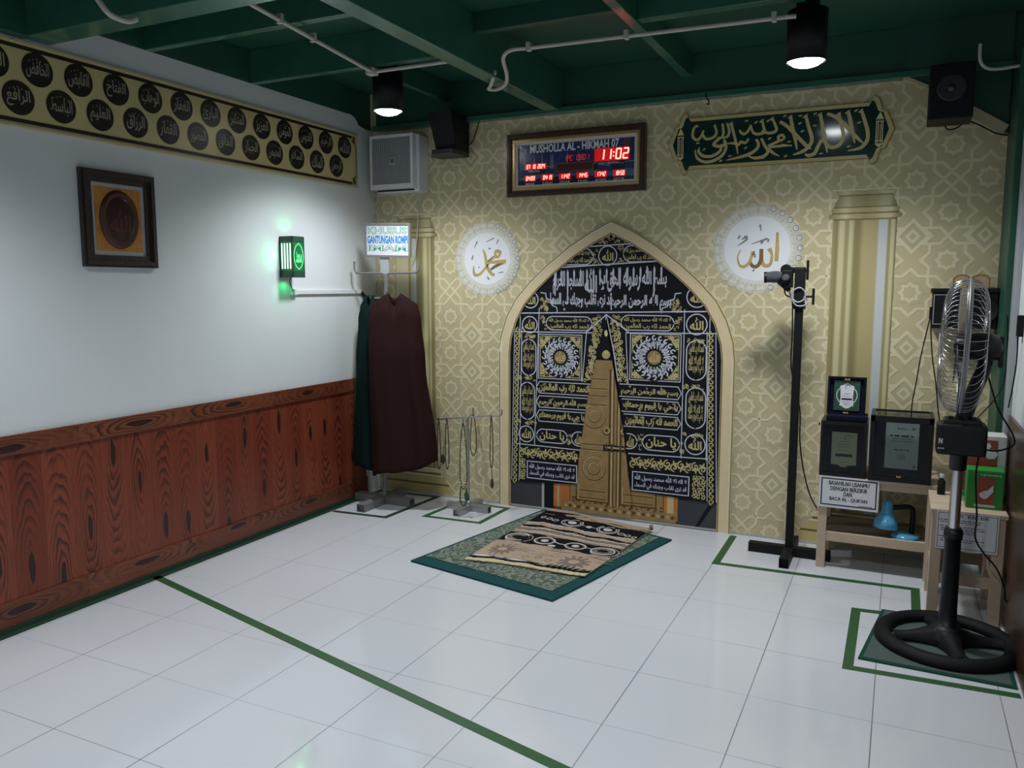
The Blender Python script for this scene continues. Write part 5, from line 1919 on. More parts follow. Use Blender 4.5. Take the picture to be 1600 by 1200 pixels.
M['r_beige'] = mat('beige_pile', (0.40, 0.30, 0.22), rough=0.95, spec=0.05, var=0.16, vscale=30, bump=0.4, bscale=300)
M['r_black'] = mat('black_pile', (0.010, 0.010, 0.011), rough=0.95, spec=0.05, var=0.2)
M['r_white'] = mat('off_white_pile', (0.50, 0.48, 0.45), rough=0.95, spec=0.05)
M['r_grey'] = mat('taupe_pile', (0.19, 0.15, 0.125), rough=0.95, spec=0.05, var=0.2, vscale=60)
M['r_cream'] = mat('cream_fringe', (0.52, 0.45, 0.28), rough=0.95, spec=0.05, var=0.3, vscale=120)
TA, TB, TC, TD = (1.310, -1.125), (1.965, -1.075), (2.050, -0.170), (1.335, -0.045)
t = thing('prayer_rug', 'beige and black striped prayer rug with white circles lying before the arch', 'rug', (1.65, -0.6, 0.0))


def hgt(u, v):
    return 0.0215 + 0.0022 * math.sin(u * 9 + v * 4) * math.sin(v * 7)


def TQ(u, v, d):
    x, y = quad(u, v, TA, TB, TC, TD)
    y += 0.012 * math.sin(u * 5)
    return (x, y, hgt(u, v) + d)


b = MB()
n = 40
N = n + 1
tp = [TQ(i / n, j / n, 0) for j in range(N) for i in range(N)]
b.add(tp, [(j * N + i, j * N + i + 1, (j + 1) * N + i + 1, (j + 1) * N + i) for j in range(n) for i in range(n)], 0, True)
edge = [(i, 0) for i in range(n)] + [(n, j) for j in range(n)] + [(n - i, n) for i in range(n)] + [(0, n - j) for j in range(n)]
ring = [tp[j * N + i] for i, j in edge]
low = [(p[0], p[1], p[2] - .005) for p in ring]
m_ = len(ring)
b.add(ring + low, [(i, (i + 1) % m_, m_ + (i + 1) % m_, m_ + i) for i in range(m_)], 0)
build('pile', b, 'r_beige', t)
s = Sheet(TQ, ['r_black', 'r_white', 'r_grey', 'r_cream'], 0.0005)


def band(v0, v1, m, l, wob=0.006, sd=0, u0=0.0, u1=1.0, fringe=0.0):
    rr = random.Random(sd)
    k = 60
    lo, hi = [], []
    for i in range(k + 1):
        u = u0 + (u1 - u0) * i / k
        lo.append((u, v0 + wob * math.sin(u * 23 + sd) + rr.uniform(-fringe, fringe)))
        hi.append((u, v1 + wob * math.sin(u * 19 + sd * 2) + rr.uniform(-fringe, fringe)))
    s.put([[lo[i], lo[i + 1], hi[i + 1], hi[i]] for i in range(k)], m, l)


# from the near end towards the wall
band(0.000, 0.045, 'r_cream', 1, .004, 2, fringe=.010)
band(0.040, 0.085, 'r_black', 2, .006, 3, fringe=.004)
band(0.066, 0.071, 'r_white', 3, .006, 3)
band(0.078, 0.082, 'r_white', 3, .006, 3)
for k in range(8):
    u = .62 + k * .045
    s.put([(u, .03), (u + .05, .05), (u + .06, .10), (u + .02, .07)], 'r_black', 3)
for uc, vc, R0 in ((.16, .20, .105), (.80, .175, .125)):
    for k in range(12):
        a = 2 * PI * k / 12
        s.put(leaf(uc + R0 * .55 * math.cos(a), vc + R0 * .42 * math.sin(a), R0 * .5, R0 * .22, a), 'r_grey', 1)
    s.put(circ(uc, vc, R0 * .66, 24, R0 * .5), 'r_grey', 2)
    s.put(circ(uc, vc, R0 * .36, 18, R0 * .26), 'r_beige', 3)
for uc in (.40, .50, .60):
    s.put(outline(circ(uc, .145 + .02 * (uc * 10 % 2), .030, 14, .020), .006), 'r_grey', 1)
for k in range(40):
    rr = random.Random(100 + k)
    u = rr.random()
    v = rr.choice((.25, .28, .31, .22)) + rr.uniform(-.02, .02)
    s.put(ribbon([(u, v), (u + .1, v + .004)], .004), 'r_grey', 1)
band(0.345, 0.505, 'r_black', 2, .008, 5, fringe=.004)
for k, (uc, R0) in enumerate(((.12, .100), (.365, .092), (.645, .092), (.885, .100))):
    vc = .425
    s.put(outline(circ(uc, vc, R0, 28, R0 * .66), .012), 'r_white', 3)
    if k in (0, 3):
        s.put(outline(circ(uc, vc, R0 * .80, 28, R0 * .53), .03), 'r_grey', 3)
        s.put(outline(circ(uc + .02, vc - .01, R0 * 1.15, 28, R0 * .78), .006), 'r_white', 3)
    else:
        s.put(circ(uc, vc, R0 * .36, 16, R0 * .24), 'r_white', 3)
        s.put(outline(circ(uc, vc, R0 * .80, 28, R0 * .52), .008), 'r_grey', 3)
s.put(ribbon([(.44, .435), (.50, .415), (.56, .415)], .010), 'r_white', 3)
s.put(ribbon([(.73, .43), (.79, .43)], .008), 'r_white', 3)
s.put(circ(.47, .365, .035, 16, .016), 'r_white', 3)
band(0.505, 0.520, 'r_grey', 1, .004, 7, fringe=.004)
band(0.560, 0.600, 'r_grey', 2, .005, 8, fringe=.008)
band(0.600, 0.612, 'r_white', 1, .005, 8, fringe=.006)
band(0.545, 0.556, 'r_white', 1, .005, 8, fringe=.005)
band(0.628, 0.655, 'r_black', 2, .010, 9, fringe=.004)
band(0.720, 0.900, 'r_black', 2, .010, 11, fringe=.004)
band(0.700, 0.712, 'r_white', 1, .008, 11, fringe=.004)
for uc in (.36, .70):
    for q, R0 in enumerate((.095, .075)):
        s.put(ribbon([(uc + R0 * math.cos(a), .805 + R0 * .72 * math.sin(a)) for a in [PI * .75 + PI * 1.5 * i / 18 for i in range(19)]], .009), 'r_white', 3)
    s.put(circ(uc, .805, .038, 14, .028), 'r_white', 3)
    s.put(ribbon(curl(uc, .81, .06, .8, 1.0, 1, 9), .008), 'r_white', 3)
s.put(circ(.53, .79, .028, 12, .020), 'r_white', 3)
s.put(ribbon([(.46, .795), (.60, .79)], .006), 'r_white', 3)
for k in range(3):
    s.put(outline(circ(.20 - k * .065, .795 + k * .012, .034 - .006 * k, 14, .022), .009), 'r_white', 3)
    s.put(outline(circ(.84 + k * .062, .775 - k * .01, .034 - .006 * k, 14, .022), .009), 'r_white', 3)
s.put([(.24, .905), (.36, .93), (.42, .965), (.30, .955), (.20, .93)], 'r_beige', 3)
s.put([(.0, .90), (.30, .905), (.42, .95), (.30, .975), (.0, .96)], 'r_black', 2)
band(.925, .931, 'r_black', 2, .004, 13, .45, 1.0)
s.build('stripes', t)
b = MB()
ang = (2.05, -0.185)
b.tube([(2.035, -0.20, 0.032), (2.055, -0.195, 0.034)], 0.016, 12)
build('rolled_corner', b, 'r_grey', t)

# ================================================================== MICROPHONE STAND
t = thing('microphone_stand', 'tall heavy black microphone stand on a cross base before the arch', 'stand', (2.82, -0.27, 0))
cross_base(t, 2.822, -0.262, 2.612, 3.028, -0.490, -0.050, 0.048, 0.05, 'black_matt')
b = MB()
b.box(2.801, 2.841, -0.285, -0.245, 0.045, 1.345, bev=0.004)
build('pole', b, 'black_matt', t)
b = MB()
b.box(2.795, 2.845, -0.292, -0.238, 1.335, 1.525, bev=0.004)
b.box(2.79, 2.85, -0.296, -0.234, 1.315, 1.345, bev=0.003)
build('sleeve', b, 'black_matt', t)
b = MB()
b.box(2.742, 2.845, -0.285, -0.250, 1.500, 1.530, bev=0.004)
b.lathe([(0.026, -.022), (0.028, 0), (0.026, .022)], Mx((2.750, -0.268, 1.518), (0, 1, 0)), 18)
build('cross_arm', b, 'black_matt', t)
for nm, p, zt, h in (('clamp_knob', 2.855, 1.515, .05), ('clamp_knob', 2.888, 1.380, .042)):
    b = MB()
    b.tube([(2.84, -0.265, zt), (p, -0.265, zt)], 0.006, 8)
    b.box(p - .006, p + .006, -0.275, -0.255, zt - h, zt + h, bev=0.003)
    build(nm, b, 'black_plastic', t)
M['mic_mesh'] = mat('grey_microphone_mesh', (0.075, 0.08, 0.09), rough=0.45, metal=0.4, bump=0.5, bscale=600)
t = thing('microphone', 'grey headed microphone pointing left at the top of the black stand', 'microphone', (2.70, -0.30, 1.42))
b = MB()
A0, A1 = Vector((2.648, -0.315, 1.478)), Vector((2.728, -0.300, 1.482))
M4 = Mx(A0, A1 - A0)
b.lathe([(0.0, 0), (0.024, .001), (0.0275, .006), (0.0275, .03), (0.030, .045), (0.030, .066), (0.022, .088), (0.012, .098)], M4, 24)
build('head', b, 'mic_mesh', t)
b = MB()
b.lathe([(0.0285, .0), (0.0288, .010), (0.0284, .012)], M4, 24)
build('front_ring', b, 'black_plastic', t)
b = MB()
b.tube(smooth([(2.722, -0.300, 1.475), (2.735, -0.295, 1.455), (2.752, -0.288, 1.432), (2.772, -0.282, 1.410)]), [.026 - .0008 * k for k in range(19)], 14)
build('handle', b, 'black_plastic', t)
t = thing('microphone', 'black microphone with round end facing the viewer, clipped below the stand arm', 'microphone', (2.76, -0.31, 1.40))
b = MB()
M4 = Mx((2.757, -0.345, 1.478), (0.1, 1, -0.55))
b.lathe([(0.0, 0.0), (0.022, 0.0), (0.025, .005), (0.026, .05), (0.020, .075)], M4, 22)
build('body', b, 'black_plastic', t)
b = MB()
b.lathe([(0.0, -.002), (0.0175, -.002), (0.0185, .002)], M4, 22)
build('end_disc', b, 'mic_mesh', t)
b = MB()
b.box(2.738, 2.790, -0.335, -0.285, 1.425, 1.515, bev=0.006)
build('clip', b, 'black_matt', t)
t = thing('cable', 'black cable looped around the microphone stand and hanging down its pole', 'cable', (2.82, -0.25, 0.25))
b = MB()
b.tube(smooth([(2.770, -0.29, 1.415), (2.785, -0.30, 1.375), (2.815, -0.305, 1.352), (2.845, -0.295, 1.365), (2.850, -0.29, 1.40), (2.825, -0.30, 1.425), (2.795, -0.302, 1.41), (2.79, -0.303, 1.37), (2.81, -0.302, 1.335), (2.85, -0.295, 1.335), (2.862, -0.285, 1.36), (2.845, -0.297, 1.378)]), 0.004, 8)
build('loops', b, 'grey_plastic', t)
b = MB()
b.tube(smooth([(2.745, -0.29, 1.43), (2.755, -0.292, 1.39), (2.78, -0.292, 1.375), (2.787, -0.265, 1.35), (2.792, -0.262, 1.20), (2.795, -0.262, 1.0), (2.84, -0.225, .80), (2.848, -0.22, .62), (2.87, -0.215, .47), (2.905, -0.20, .335), (2.945, -0.19, .255)]), 0.0035, 8)
build('cord', b, 'black_plastic', t)

# ================================================================== BENCHES AND WHAT STANDS ON THEM
def bench(name, label, x0, x1, yf, yb, top, leg_w, rail_z, shelf):
    t = thing(name, label, 'bench', ((x0 + x1) / 2, (yf + yb) / 2, 0), 'pale wooden benches')
    for xx in (x0, x1 - leg_w):
        for yy in (yf, yb - leg_w):
            b = MB()
            b.box(xx, xx + leg_w, yy, yy + leg_w, 0, top - .018, bev=0.003)
            build('leg', b, 'wood_pale', t)
    b = MB()
    n = 3
    for k in range(n):
        ya = yf - .008 + (yb - yf + .008) * k / n
        yc = yf - .008 + (yb - yf + .008) * (k + 1) / n - .004
        b.box(x0 - .006, x1 + .006, ya, yc, top - .018, top, bev=0.002)
    build('top', b, 'wood_pale', t)
    b = MB()
    b.box(x0 + leg_w, x1 - leg_w, yf + .004, yf + .024, top - .052, top - .018, bev=0.002)
    build('front_apron', b, 'wood_pale', t)
    b = MB()
    b.box(x0 + leg_w, x1 - leg_w, yb - .024, yb - .004, top - .052, top - .018, bev=0.002)
    build('back_apron', b, 'wood_pale', t)
    b = MB()
    b.box(x0 + leg_w, x1 - leg_w, yf + .004, yf + .026, rail_z, rail_z + .048, bev=0.002)
    build('front_rail', b, 'wood_pale', t)
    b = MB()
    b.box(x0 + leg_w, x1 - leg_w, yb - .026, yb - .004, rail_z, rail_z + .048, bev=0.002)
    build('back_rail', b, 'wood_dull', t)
    for s_ in (0, 1):
        b = MB()
        xx = x0 + .008 if s_ == 0 else x1 - .030
        b.box(xx, xx + .022, yf + leg_w, yb - leg_w, rail_z, rail_z + .048, bev=0.002)
        build('side_rail', b, 'wood_pale', t)
    if shelf:
        n = 4
        for k in range(n):
            ya = yf + .028 + (yb - yf - .056) * k / n
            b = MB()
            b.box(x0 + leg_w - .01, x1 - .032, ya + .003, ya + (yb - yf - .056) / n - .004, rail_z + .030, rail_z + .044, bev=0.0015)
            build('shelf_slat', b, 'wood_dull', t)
    return t


bench('wooden_bench', 'pale wooden bench with a slatted shelf holding two dark award cases', 2.966, 3.502, -0.385, -0.030, 0.482, 0.043, 0.142, True)
bench('wooden_bench', 'pale wooden bench with a paper notice standing behind the pedestal fan', 3.462, 3.738, -0.840, -0.480, 0.482, 0.043, 0.152, False)

# notices on the bench fronts
def notice(name, label, x0, x1, z0, z1, y, tilt, border):
    t = thing(name, label, 'notice', ((x0 + x1) / 2, y, z0))
    fn = frame_map((x0, y, z0), (1, 0, tilt), (-tilt, 0, 1), (0, -1, 0))
    b = MB()
    b.prism(rect(0, 0, x1 - x0, z1 - z0), fn, 0.0, 0.0012)
    sheet = build('sheet', b, 'paper_white', t)
    return t, sheet, Sheet(lambda u, v, d: fn(u, v, d + .0016), ['ink', 'ink_soft']), x1 - x0, z1 - z0


t, shx, s, w, h = notice('paper_notice', 'white paper notice with thick black border on the left bench front', 2.967, 3.244, 0.322, 0.482, -0.3945, -0.006, 1)
s.put(outline(rect(.009, .012, w - .009, h - .008), .006), 'ink', 0)
for tx, a, c, zz in (('BASAHILAH LISANMU', .046, .232, .118), ('DENGAN BERZIKIR', .054, .224, .090), ('DAN', .116, .154, .064), ('BACA AL - QUR\'AN', .052, .226, .036)):
    for dx in (-.0007, .0007):
        s.put(text(tx, a + dx, zz, c + dx, zz + .021, 0.0), 'ink', 0 if dx < 0 else 1)
for k in range(5):
    s.put(rect(w - .088 + k * .013, .020, w - .078 + k * .013, .024), 'ink_soft', 0)
s.build('lettering', shx)
t, shx, s, w, h = notice('paper_notice', 'white paper notice with thin black border on the bench behind the fan', 3.480, 3.712, 0.312, 0.478, -0.8495, -0.004, 0)
s.put(outline(rect(.006, .008, w - .006, h - .006), .0022), 'ink', 0)
rr = random.Random(21)
for k in range(9):
    x = .055 + k * .0155
    if k not in (3, 6):
        s.put(rect(x, .142, x + .0035, .155), 'ink', 0)
        s.put(ribbon([(x + .003, .153), (x + .011, .150), (x + .010, .143)], .003), 'ink', 0)
for z, a, c in ((.128, .014, .165), (.119, .018, .160), (.100, .014, .178), (.091, .018, .182), (.082, .018, .15), (.073, .05, .14), (.055, .014, .06), (.045, .018, .186), (.036, .018, .14)):
    x = a
    while x < c:
        L = rr.uniform(.006, .020)
        s.put(rect(x, z, min(x + L, c + .004), z + .0042), 'ink_soft', 0)
        x += L + .004
    if a < .015:
        s.put(circ(.010, z + .002, .0018, 8), 'ink', 0)
s.build('lettering', shx)

# award cases
M['navy_velvet'] = mat('navy_velvet', (0.006, 0.008, 0.020), rough=0.8, spec=0.1, var=0.2, vscale=40)
M['case_black'] = mat('black_lacquered_case', (0.007, 0.006, 0.0065), rough=0.32, spec=0.3, var=0.2)
M['plate_silver'] = mat('silver_award_plate', (0.33, 0.36, 0.36), rough=0.35, metal=0.3, var=0.08)
M['plate_gold'] = mat('pale_gold_award_plate', (0.37, 0.37, 0.23), rough=0.35, metal=0.3, var=0.08)
M['plate_green'] = mat('dark_green_award_plate', (0.020, 0.075, 0.045), rough=0.3, var=0.3, vscale=50)


def glass_material():
    m = bpy.data.materials.new('clear_glass')
    m.use_nodes = True
    nt = m.node_tree
    nt.nodes.remove(nt.nodes['Principled BSDF'])
    tr_ = nt.nodes.new('ShaderNodeBsdfTransparent')
    tr_.inputs[0].default_value = (0.9, 0.93, 0.92, 1)
    gl = nt.nodes.new('ShaderNodeBsdfGlossy')
    gl.inputs['Roughness'].default_value = 0.03
    fr_ = nt.nodes.new('ShaderNodeFresnel')
    fr_.inputs['IOR'].default_value = 1.28
    mx = nt.nodes.new('ShaderNodeMixShader')
    nt.links.new(fr_.outputs[0], mx.inputs[0])
    nt.links.new(tr_.outputs[0], mx.inputs[1])
    nt.links.new(gl.outputs[0], mx.inputs[2])
    nt.links.new(mx.outputs[0], nt.nodes['Material Output'].inputs[0])
    return m


M['glass'] = glass_material()


def lines(s, x0, x1, rows, m, seed):
    rr = random.Random(seed)
    for z, h, f in rows:
        xc, w = (x0 + x1) / 2, (x1 - x0) * f
        x = xc - w / 2
        while x < xc + w / 2:
            L = rr.uniform(.25, .9) * h * 5
            s.put(rect(x, z, min(x + L, xc + w / 2), z + h), m, 1)
            x += L + h


# left case: closed dark box with a glass front and a gold plate
t = thing('award_case', 'small dark award case with a pale gold plate behind glass on left bench', 'award case', (3.07, -0.3, 0.482))
b = MB()
x0, x1, yf, yb, z0, z1 = 2.963, 3.178, -0.392, -0.20, 0.4825, 0.762
b.ringprism(rect(x0, z0, x1, z1), rect(x0 + .016, z0 + .020, x1 - .016, z1 - .018), BACK(0), -yb, -yf)
b.box(x0, x1, yb, yb + .010, z0, z1)
build('box', b, 'case_black', t)
b = MB()
b.box(x0 + .01, x1 - .01, yf + .045, yf + .055, z0 + .01, z1 - .01)
build('velvet_lining', b, 'navy_velvet', t)
b = MB()
px0, px1, pz0, pz1 = 3.014, 3.132, 0.537, 0.702
b.prism([(px0, pz0), (3.050, pz0 - .003), (3.060, pz0 - .012), (3.085, pz0 - .012), (3.095, pz0 - .003), (px1, pz0), (px1, pz1), (px0, pz1)], BACK(0), -yf - .047, -yf - .042)
pl = build('plate', b, 'plate_gold', t)
s = Sheet(BACK(-yf - .041), ['ink_soft', 'ink'])
s.put(ribbon(curl(3.085, .672, .022, .6, .3, 1, 8), .004), 'ink_soft', 0)
lines(s, px0, px1, ((.655, .003, .35), (.640, .0028, .55), (.628, .0022, .5), (.612, .0022, .45), (.55, .002, .35)), 'ink_soft', 3)
s.put(rect(3.034, .578, 3.114, .592), 'ink', 0)
s.build('engraving', pl)
b = MB()
b.box(x0 + .012, x1 - .012, yf + .006, yf + .009, z0 + .014, z1 - .012)
build('glass_front', b, 'glass', t)

# small navy case standing open on top of it
t = thing('award_case', 'open navy case with green plaque standing on the small dark award case', 'award case', (3.07, -0.29, 0.7625))
b = MB()
b.box(2.985, 3.172, -0.375, -0.225, 0.7625, 0.788, bev=0.004)
build('base', b, 'navy_velvet', t)
fn = frame_map((2.980, -0.300, 0.786), (1, 0, 0), (0, 0.10, 1), (0, -1, 0.10))
b = MB()
b.ringprism(rect(0, 0, .180, .192), rect(.010, .010, .170, .182), fn, -.014, .012)
b.prism(rect(.005, .005, .175, .187), fn, -.014, -.006)
ld = build('lid', b, 'navy_velvet', t)
b = MB()
b.prism(rect(.030, .020, .152, .172), fn, -.006, .001)
gp = build('green_plate', b, 'plate_green', ld)
b = MB()
for zz in (.012, .180):
    b.prism([(.076, zz - .006), (.104, zz - .006), (.100, zz + .004), (.090, zz), (.080, zz + .004)], fn, .010, .015)
build('brass_clasp', b, 'gold_metal', ld)
s = Sheet(lambda u, v, d: fn(u, v, d + .0016), ['paper_white', 'ink', 'ink_soft'])
s.put(ribbon(circ(.091, .098, .048, 36), .004, True), 'paper_white', 0)
s.put([(.058, .045), (.070, .042), (.078, .034), (.091, .030), (.104, .034), (.112, .042), (.124, .045), (.120, .09), (.124, .145), (.108, .150), (.101, .158), (.091, .162), (.081, .158), (.074, .150), (.058, .145), (.062, .09)], 'paper_white', 1)
lines(s, .062, .120, ((.104, .003, .5), (.092, .0022, .7), (.063, .0022, .7), (.056, .0022, .6), (.049, .0022, .5)), 'ink_soft', 5)
s.put(rect(.066, .074, .116, .083), 'ink', 2)
s.put(ribbon(curl(.091, .138, .016, .6, .3, 1, 8), .003), 'ink_soft', 2)
s.build('inscription', gp)

# large glass-topped case
t = thing('award_case', 'large dark glass topped award case with a silver certificate plate', 'award case', (3.335, -0.28, 0.482))
x0, x1, yf, yb, z0, z1 = 3.190, 3.468, -0.402, -0.150, 0.4825, 0.806
b = MB()
b.box(x0, x1, yf, yb, z0, z0 + .022, bev=0.003)
for xx in (x0, x1 - .022):
    b.box(xx, xx + .022, yf, yf + .02, z0 + .02, z1, bev=0.002)
    b.box(xx, xx + .016, yb - .016, yb, z0 + .02, z1, bev=0.002)
b.box(x0, x1, yf, yf + .02, z1 - .030, z1, bev=0.002)
b.box(x0, x1, yb - .012, yb, z1 - .012, z1, bev=0.002)
for xx in (x0, x1 - .016):
    b.box(xx, xx + .016, yf, yb, z1 - .010, z1)
build('case_frame', b, 'case_black', t)
b = MB()
b.box(x0 + .012, x1 - .012, yf + .060, yf + .070, z0 + .02, z1 - .034)
build('velvet_panel', b, 'navy_velvet', t)
b = MB()
px0, px1, pz0, pz1 = 3.260, 3.407, 0.540, 0.768
b.prism(rect(px0, pz0, px1, pz1), BACK(0), -yf - .060, -yf - .055)
pl = build('plate', b, 'plate_silver', t)
s = Sheet(BACK(-yf - .054), ['ink_soft', 'ink'])
lines(s, px0, px1, ((.738, .004, .3), (.700, .008, .72), (.688, .003, .6), (.676, .0025, .7), (.632, .005, .45), (.605, .003, .2), (.596, .003, .25), (.588, .003, .22)), 'ink', 9)
s.put(circ(3.383, .742, .009, 12, .006), 'ink_soft', 0)
s.put(circ(3.392, .556, .008, 12, .006), 'ink_soft', 0)
s.build('engraving', pl)
for nm, q in (('glass_front', (x0 + .02, x1 - .02, yf + .006, yf + .009, z0 + .02, z1 - .028)), ('glass_top', (x0 + .014, x1 - .014, yf + .018, yb - .010, z1 - .008, z1 - .005))):
    b = MB()
    b.box(*q)
    build(nm, b, 'glass', t)
b = MB()
b.prism([(3.318, .508), (3.336, .508), (3.338, .516), (3.327, .513), (3.316, .516)], BACK(-yf), 0.0, .003)
build('brass_clasp', b, 'gold_metal', t)

# blue desk lamp on the slatted shelf
M['lamp_blue'] = mat('sky_blue_enamel', (0.085, 0.36, 0.60), rough=0.22, var=0.05, coat=0.4)
M['lamp_white'] = mat('white_enamel', (0.62, 0.64, 0.66), rough=0.3)
t = thing('desk_lamp', 'small sky blue desk lamp on the slatted shelf of the left bench', 'desk lamp', (3.372, -0.30, 0.186))
b = MB()
b.lathe([(0.066, 0.1865), (0.068, 0.193), (0.062, 0.203), (0.030, 0.210), (0.0, 0.212)], Matrix.Translation((3.372, -0.30, 0)), 32)
build('base', b, 'lamp_blue', t)
b = MB()
b.tube(smooth([(3.400, -0.300, 0.205), (3.402, -0.300, 0.26), (3.402, -0.300, 0.318), (3.394, -0.300, 0.336), (3.372, -0.302, 0.342), (3.33, -0.306, 0.336), (3.30, -0.31, 0.333)]), 0.0125, 14)
build('gooseneck', b, 'black_plastic', t)
b = MB()
M4 = Mx((3.288, -0.312, 0.372), (-0.05, -0.06, -1))
b.lathe([(0.0, 0.0), (0.015, .002), (0.022, .010), (0.025, .03), (0.026, .055), (0.030, .066), (0.044, .085), (0.054, .110), (0.060, .142), (0.0585, .142), (0.050, .108), (0.036, .082)], M4, 32, caps=False)
hd = build('shade', b, 'lamp_blue', t)
b = MB()
b.lathe([(0.0585, .139), (0.049, .106), (0.034, .082), (0.0, .078)], M4, 32, caps=False)
build('inner_shade', b, 'lamp_white', hd)
b = MB()
b.lathe([(0.012, .078), (0.014, .09), (0.022, .108), (0.018, .124), (0.0, .130)], M4, 18, caps=False)
build('bulb', b, 'lamp_white', t)

# cartons on the second bench
M['carton_white'] = mat('white_carton', (0.60, 0.60, 0.60), rough=0.55, var=0.04)
M['carton_red'] = mat('brick_red_print', (0.30, 0.060, 0.032), rough=0.5, var=0.12)
M['carton_green'] = mat('bright_green_carton', (0.020, 0.255, 0.035), rough=0.45, var=0.08)
t = thing('tissue_carton', 'tall white carton with a red panel behind the fan on the bench', 'carton', (3.66, -0.58, 0.482))
b = MB()
b.box(3.560, 3.742, -0.640, -0.515, 0.4825, 0.780, bev=0.003)
cb = build('carton', b, 'carton_white', t)
s = Sheet(BACK(0.641), ['carton_red', 'paper_white', 'carton_green'])
s.put(rect(3.575, 0.530, 3.708, 0.762), 'carton_red', 0)
s.put(circ(3.685, 0.700, .026, 6, .024), 'paper_white', 1)
s.put(circ(3.668, 0.735, .016, 6, .016), 'paper_white', 1)
s.put(rect(3.575, 0.505, 3.708, 0.522), 'carton_green', 1)
s.build('print', cb)
t = thing('tissue_carton', 'bright green carton with a brown window standing in front of white carton', 'carton', (3.67, -0.72, 0.482))
b = MB()
b.box(3.590, 3.730, -0.765, -0.665, 0.4825, 0.650, bev=0.004)
cb = build('carton', b, 'carton_green', t)
s = Sheet(BACK(0.766), ['carton_red', 'paper_white', 'carton_white'])
s.put(rect(3.630, 0.506, 3.692, 0.620), 'carton_red', 0)
s.put([(3.642, .535), (3.652, .560), (3.668, .565), (3.690, .590), (3.690, .560), (3.672, .535), (3.66, .525)], 'paper_white', 1)
s.put(circ(3.650, .545, .012, 10), 'carton_white', 2)
s.put(rect(3.622, 0.492, 3.700, 0.502), 'carton_white', 0)
for k in range(8):
    s.put(rect(3.640 + k * .010, .630 - (k % 2) * .002, 3.647 + k * .010, .634), 'carton_white', 1)
s.build('print', cb)
t = thing('small_bottle', 'small dark bottle standing at the back left of the second bench top', 'bottle', (3.50, -0.55, 0.482))
b = MB()
b.lathe([(0.016, .4825), (0.017, .50), (0.016, .545), (0.008, .555), (0.008, .570), (0.0, .571)], Matrix.Translation((3.505, -0.56, 0)), 16)
build('body', b, 'black_plastic', t)
b = MB()
b.lathe([(0.0095, .560), (0.0095, .578), (0.0, .579)], Matrix.Translation((3.505, -0.56, 0)), 14)
build('cap', b, 'grey_plastic', t)

# black wall unit with two little wooden blocks
t = thing('amplifier_unit', 'black box unit mounted on the wall behind the pedestal fan', 'wall unit', (3.58, -0.1, 1.226))
b = MB()
b.box(3.436, RX - 0.05, -0.155, -0.001, 1.226, 1.402, bev=0.004)
build('body', b, 'black_plastic', t)
b = MB()
b.box(3.428, RX - 0.048, -0.165, -0.001, 1.402, 1.422, bev=0.003)
build('top_board', b, 'black_matt', t)
b = MB()
b.ringprism(rect(3.440, 1.245, 3.500, 1.392), rect(3.443, 1.248, 3.497, 1.389), BACK(0), 0.155, 0.158)
build('side_panel', b, 'grey_plastic', t)
b = MB()
b.lathe([(0.070, 0), (0.066, .006), (0.058, .006), (0.052, .001), (0.0, .001)], Mx((3.655, -0.156, 1.315), (0, -1, 0)), 28)
build('round_cover', b, 'black_matt', t)
b = MB()
b.box(3.424, 3.438, -0.14, -0.10, 1.27, 1.33, bev=0.003)
build('plug', b, 'black_plastic', t)
M['tan_block'] = mat('tan_wood_block', (0.20, 0.125, 0.055), rough=0.55, var=0.3, vscale=25)
for xa, xb, lb in ((3.522, 3.594, 'left one of two small arched tan wooden blocks above black wall unit'), (3.600, 3.678, 'right one of two small arched tan wooden blocks above black wall unit')):
    t = thing('wooden_block', lb, 'block', ((xa + xb) / 2, -0.10, 1.4225))
    pts = [(xa, 1.4225), (xb, 1.4225), (xb, 1.470)] + [(xa + (xb - xa) * (1 - k / 8), 1.470 + .020 * math.sin(PI * (.15 + .7 * k / 8))) for k in range(1, 8)] + [(xa, 1.472)]
    b = MB()
    b.prism(pts, BACK(0), 0.06, 0.145)
    build('block', b, 'tan_block', t)
    b = MB()
    cxm, czm = (xa + xb) / 2, 1.45
    b.prism([(cxm + (p[0] - cxm) * .84, czm + (p[1] - czm) * .84 - .002) for p in pts], BACK(0), 0.144, 0.1465)
    build('face', b, mat('pale_wood_face', (0.36, 0.26, 0.135), rough=0.55, var=0.2, vscale=20), t)
for lb, pts in (('black cord drooping left from the black wall unit to the award cases', [(3.431, -0.12, 1.28), (3.420, -0.125, 1.22), (3.397, -0.125, 1.07), (3.385, -0.125, .95), (3.372, -0.125, .84), (3.370, -0.126, .70), (3.372, -0.13, .62)]),
                ('black cord falling straight from the black wall unit behind the fan', [(3.434, -0.12, 1.28), (3.438, -0.10, 1.20), (3.452, -0.10, 1.07), (3.474, -0.10, .944), (3.490, -0.10, .82), (3.500, -0.10, .76), (3.499, -0.10, .715), (3.493, -0.10, .66)])):
    b = MB()
    b.tube(smooth(pts), 0.003, 6)
    build('power_cord', b, 'black_plastic', label=lb, cat='cord')
b = MB()
b.tube(smooth([(3.735, -0.38, 1.30), (3.742, -0.40, 1.12), (3.735, -0.42, 1.00), (3.70, -0.45, .92), (3.64, -0.48, .84), (3.60, -0.50, .795)]), 0.003, 6)
build('power_cord', b, 'black_plastic', label='thin black cord on the right wall slanting down behind the white carton', cat='cord')
b = MB()
b.box(RX - .024, RX - .0, -0.70, -0.66, 1.22, 1.31, bev=0.004)
b.tube(smooth([(RX - .018, -0.685, 1.22), (RX - .014, -0.66, 1.10), (RX - .016, -0.60, 0.98), (RX - .02, -0.56, 0.90)]), 0.003, 6)
build('power_cord', b, 'black_plastic', label='black plug and cord on the white right wall beside the fan', cat='cord')

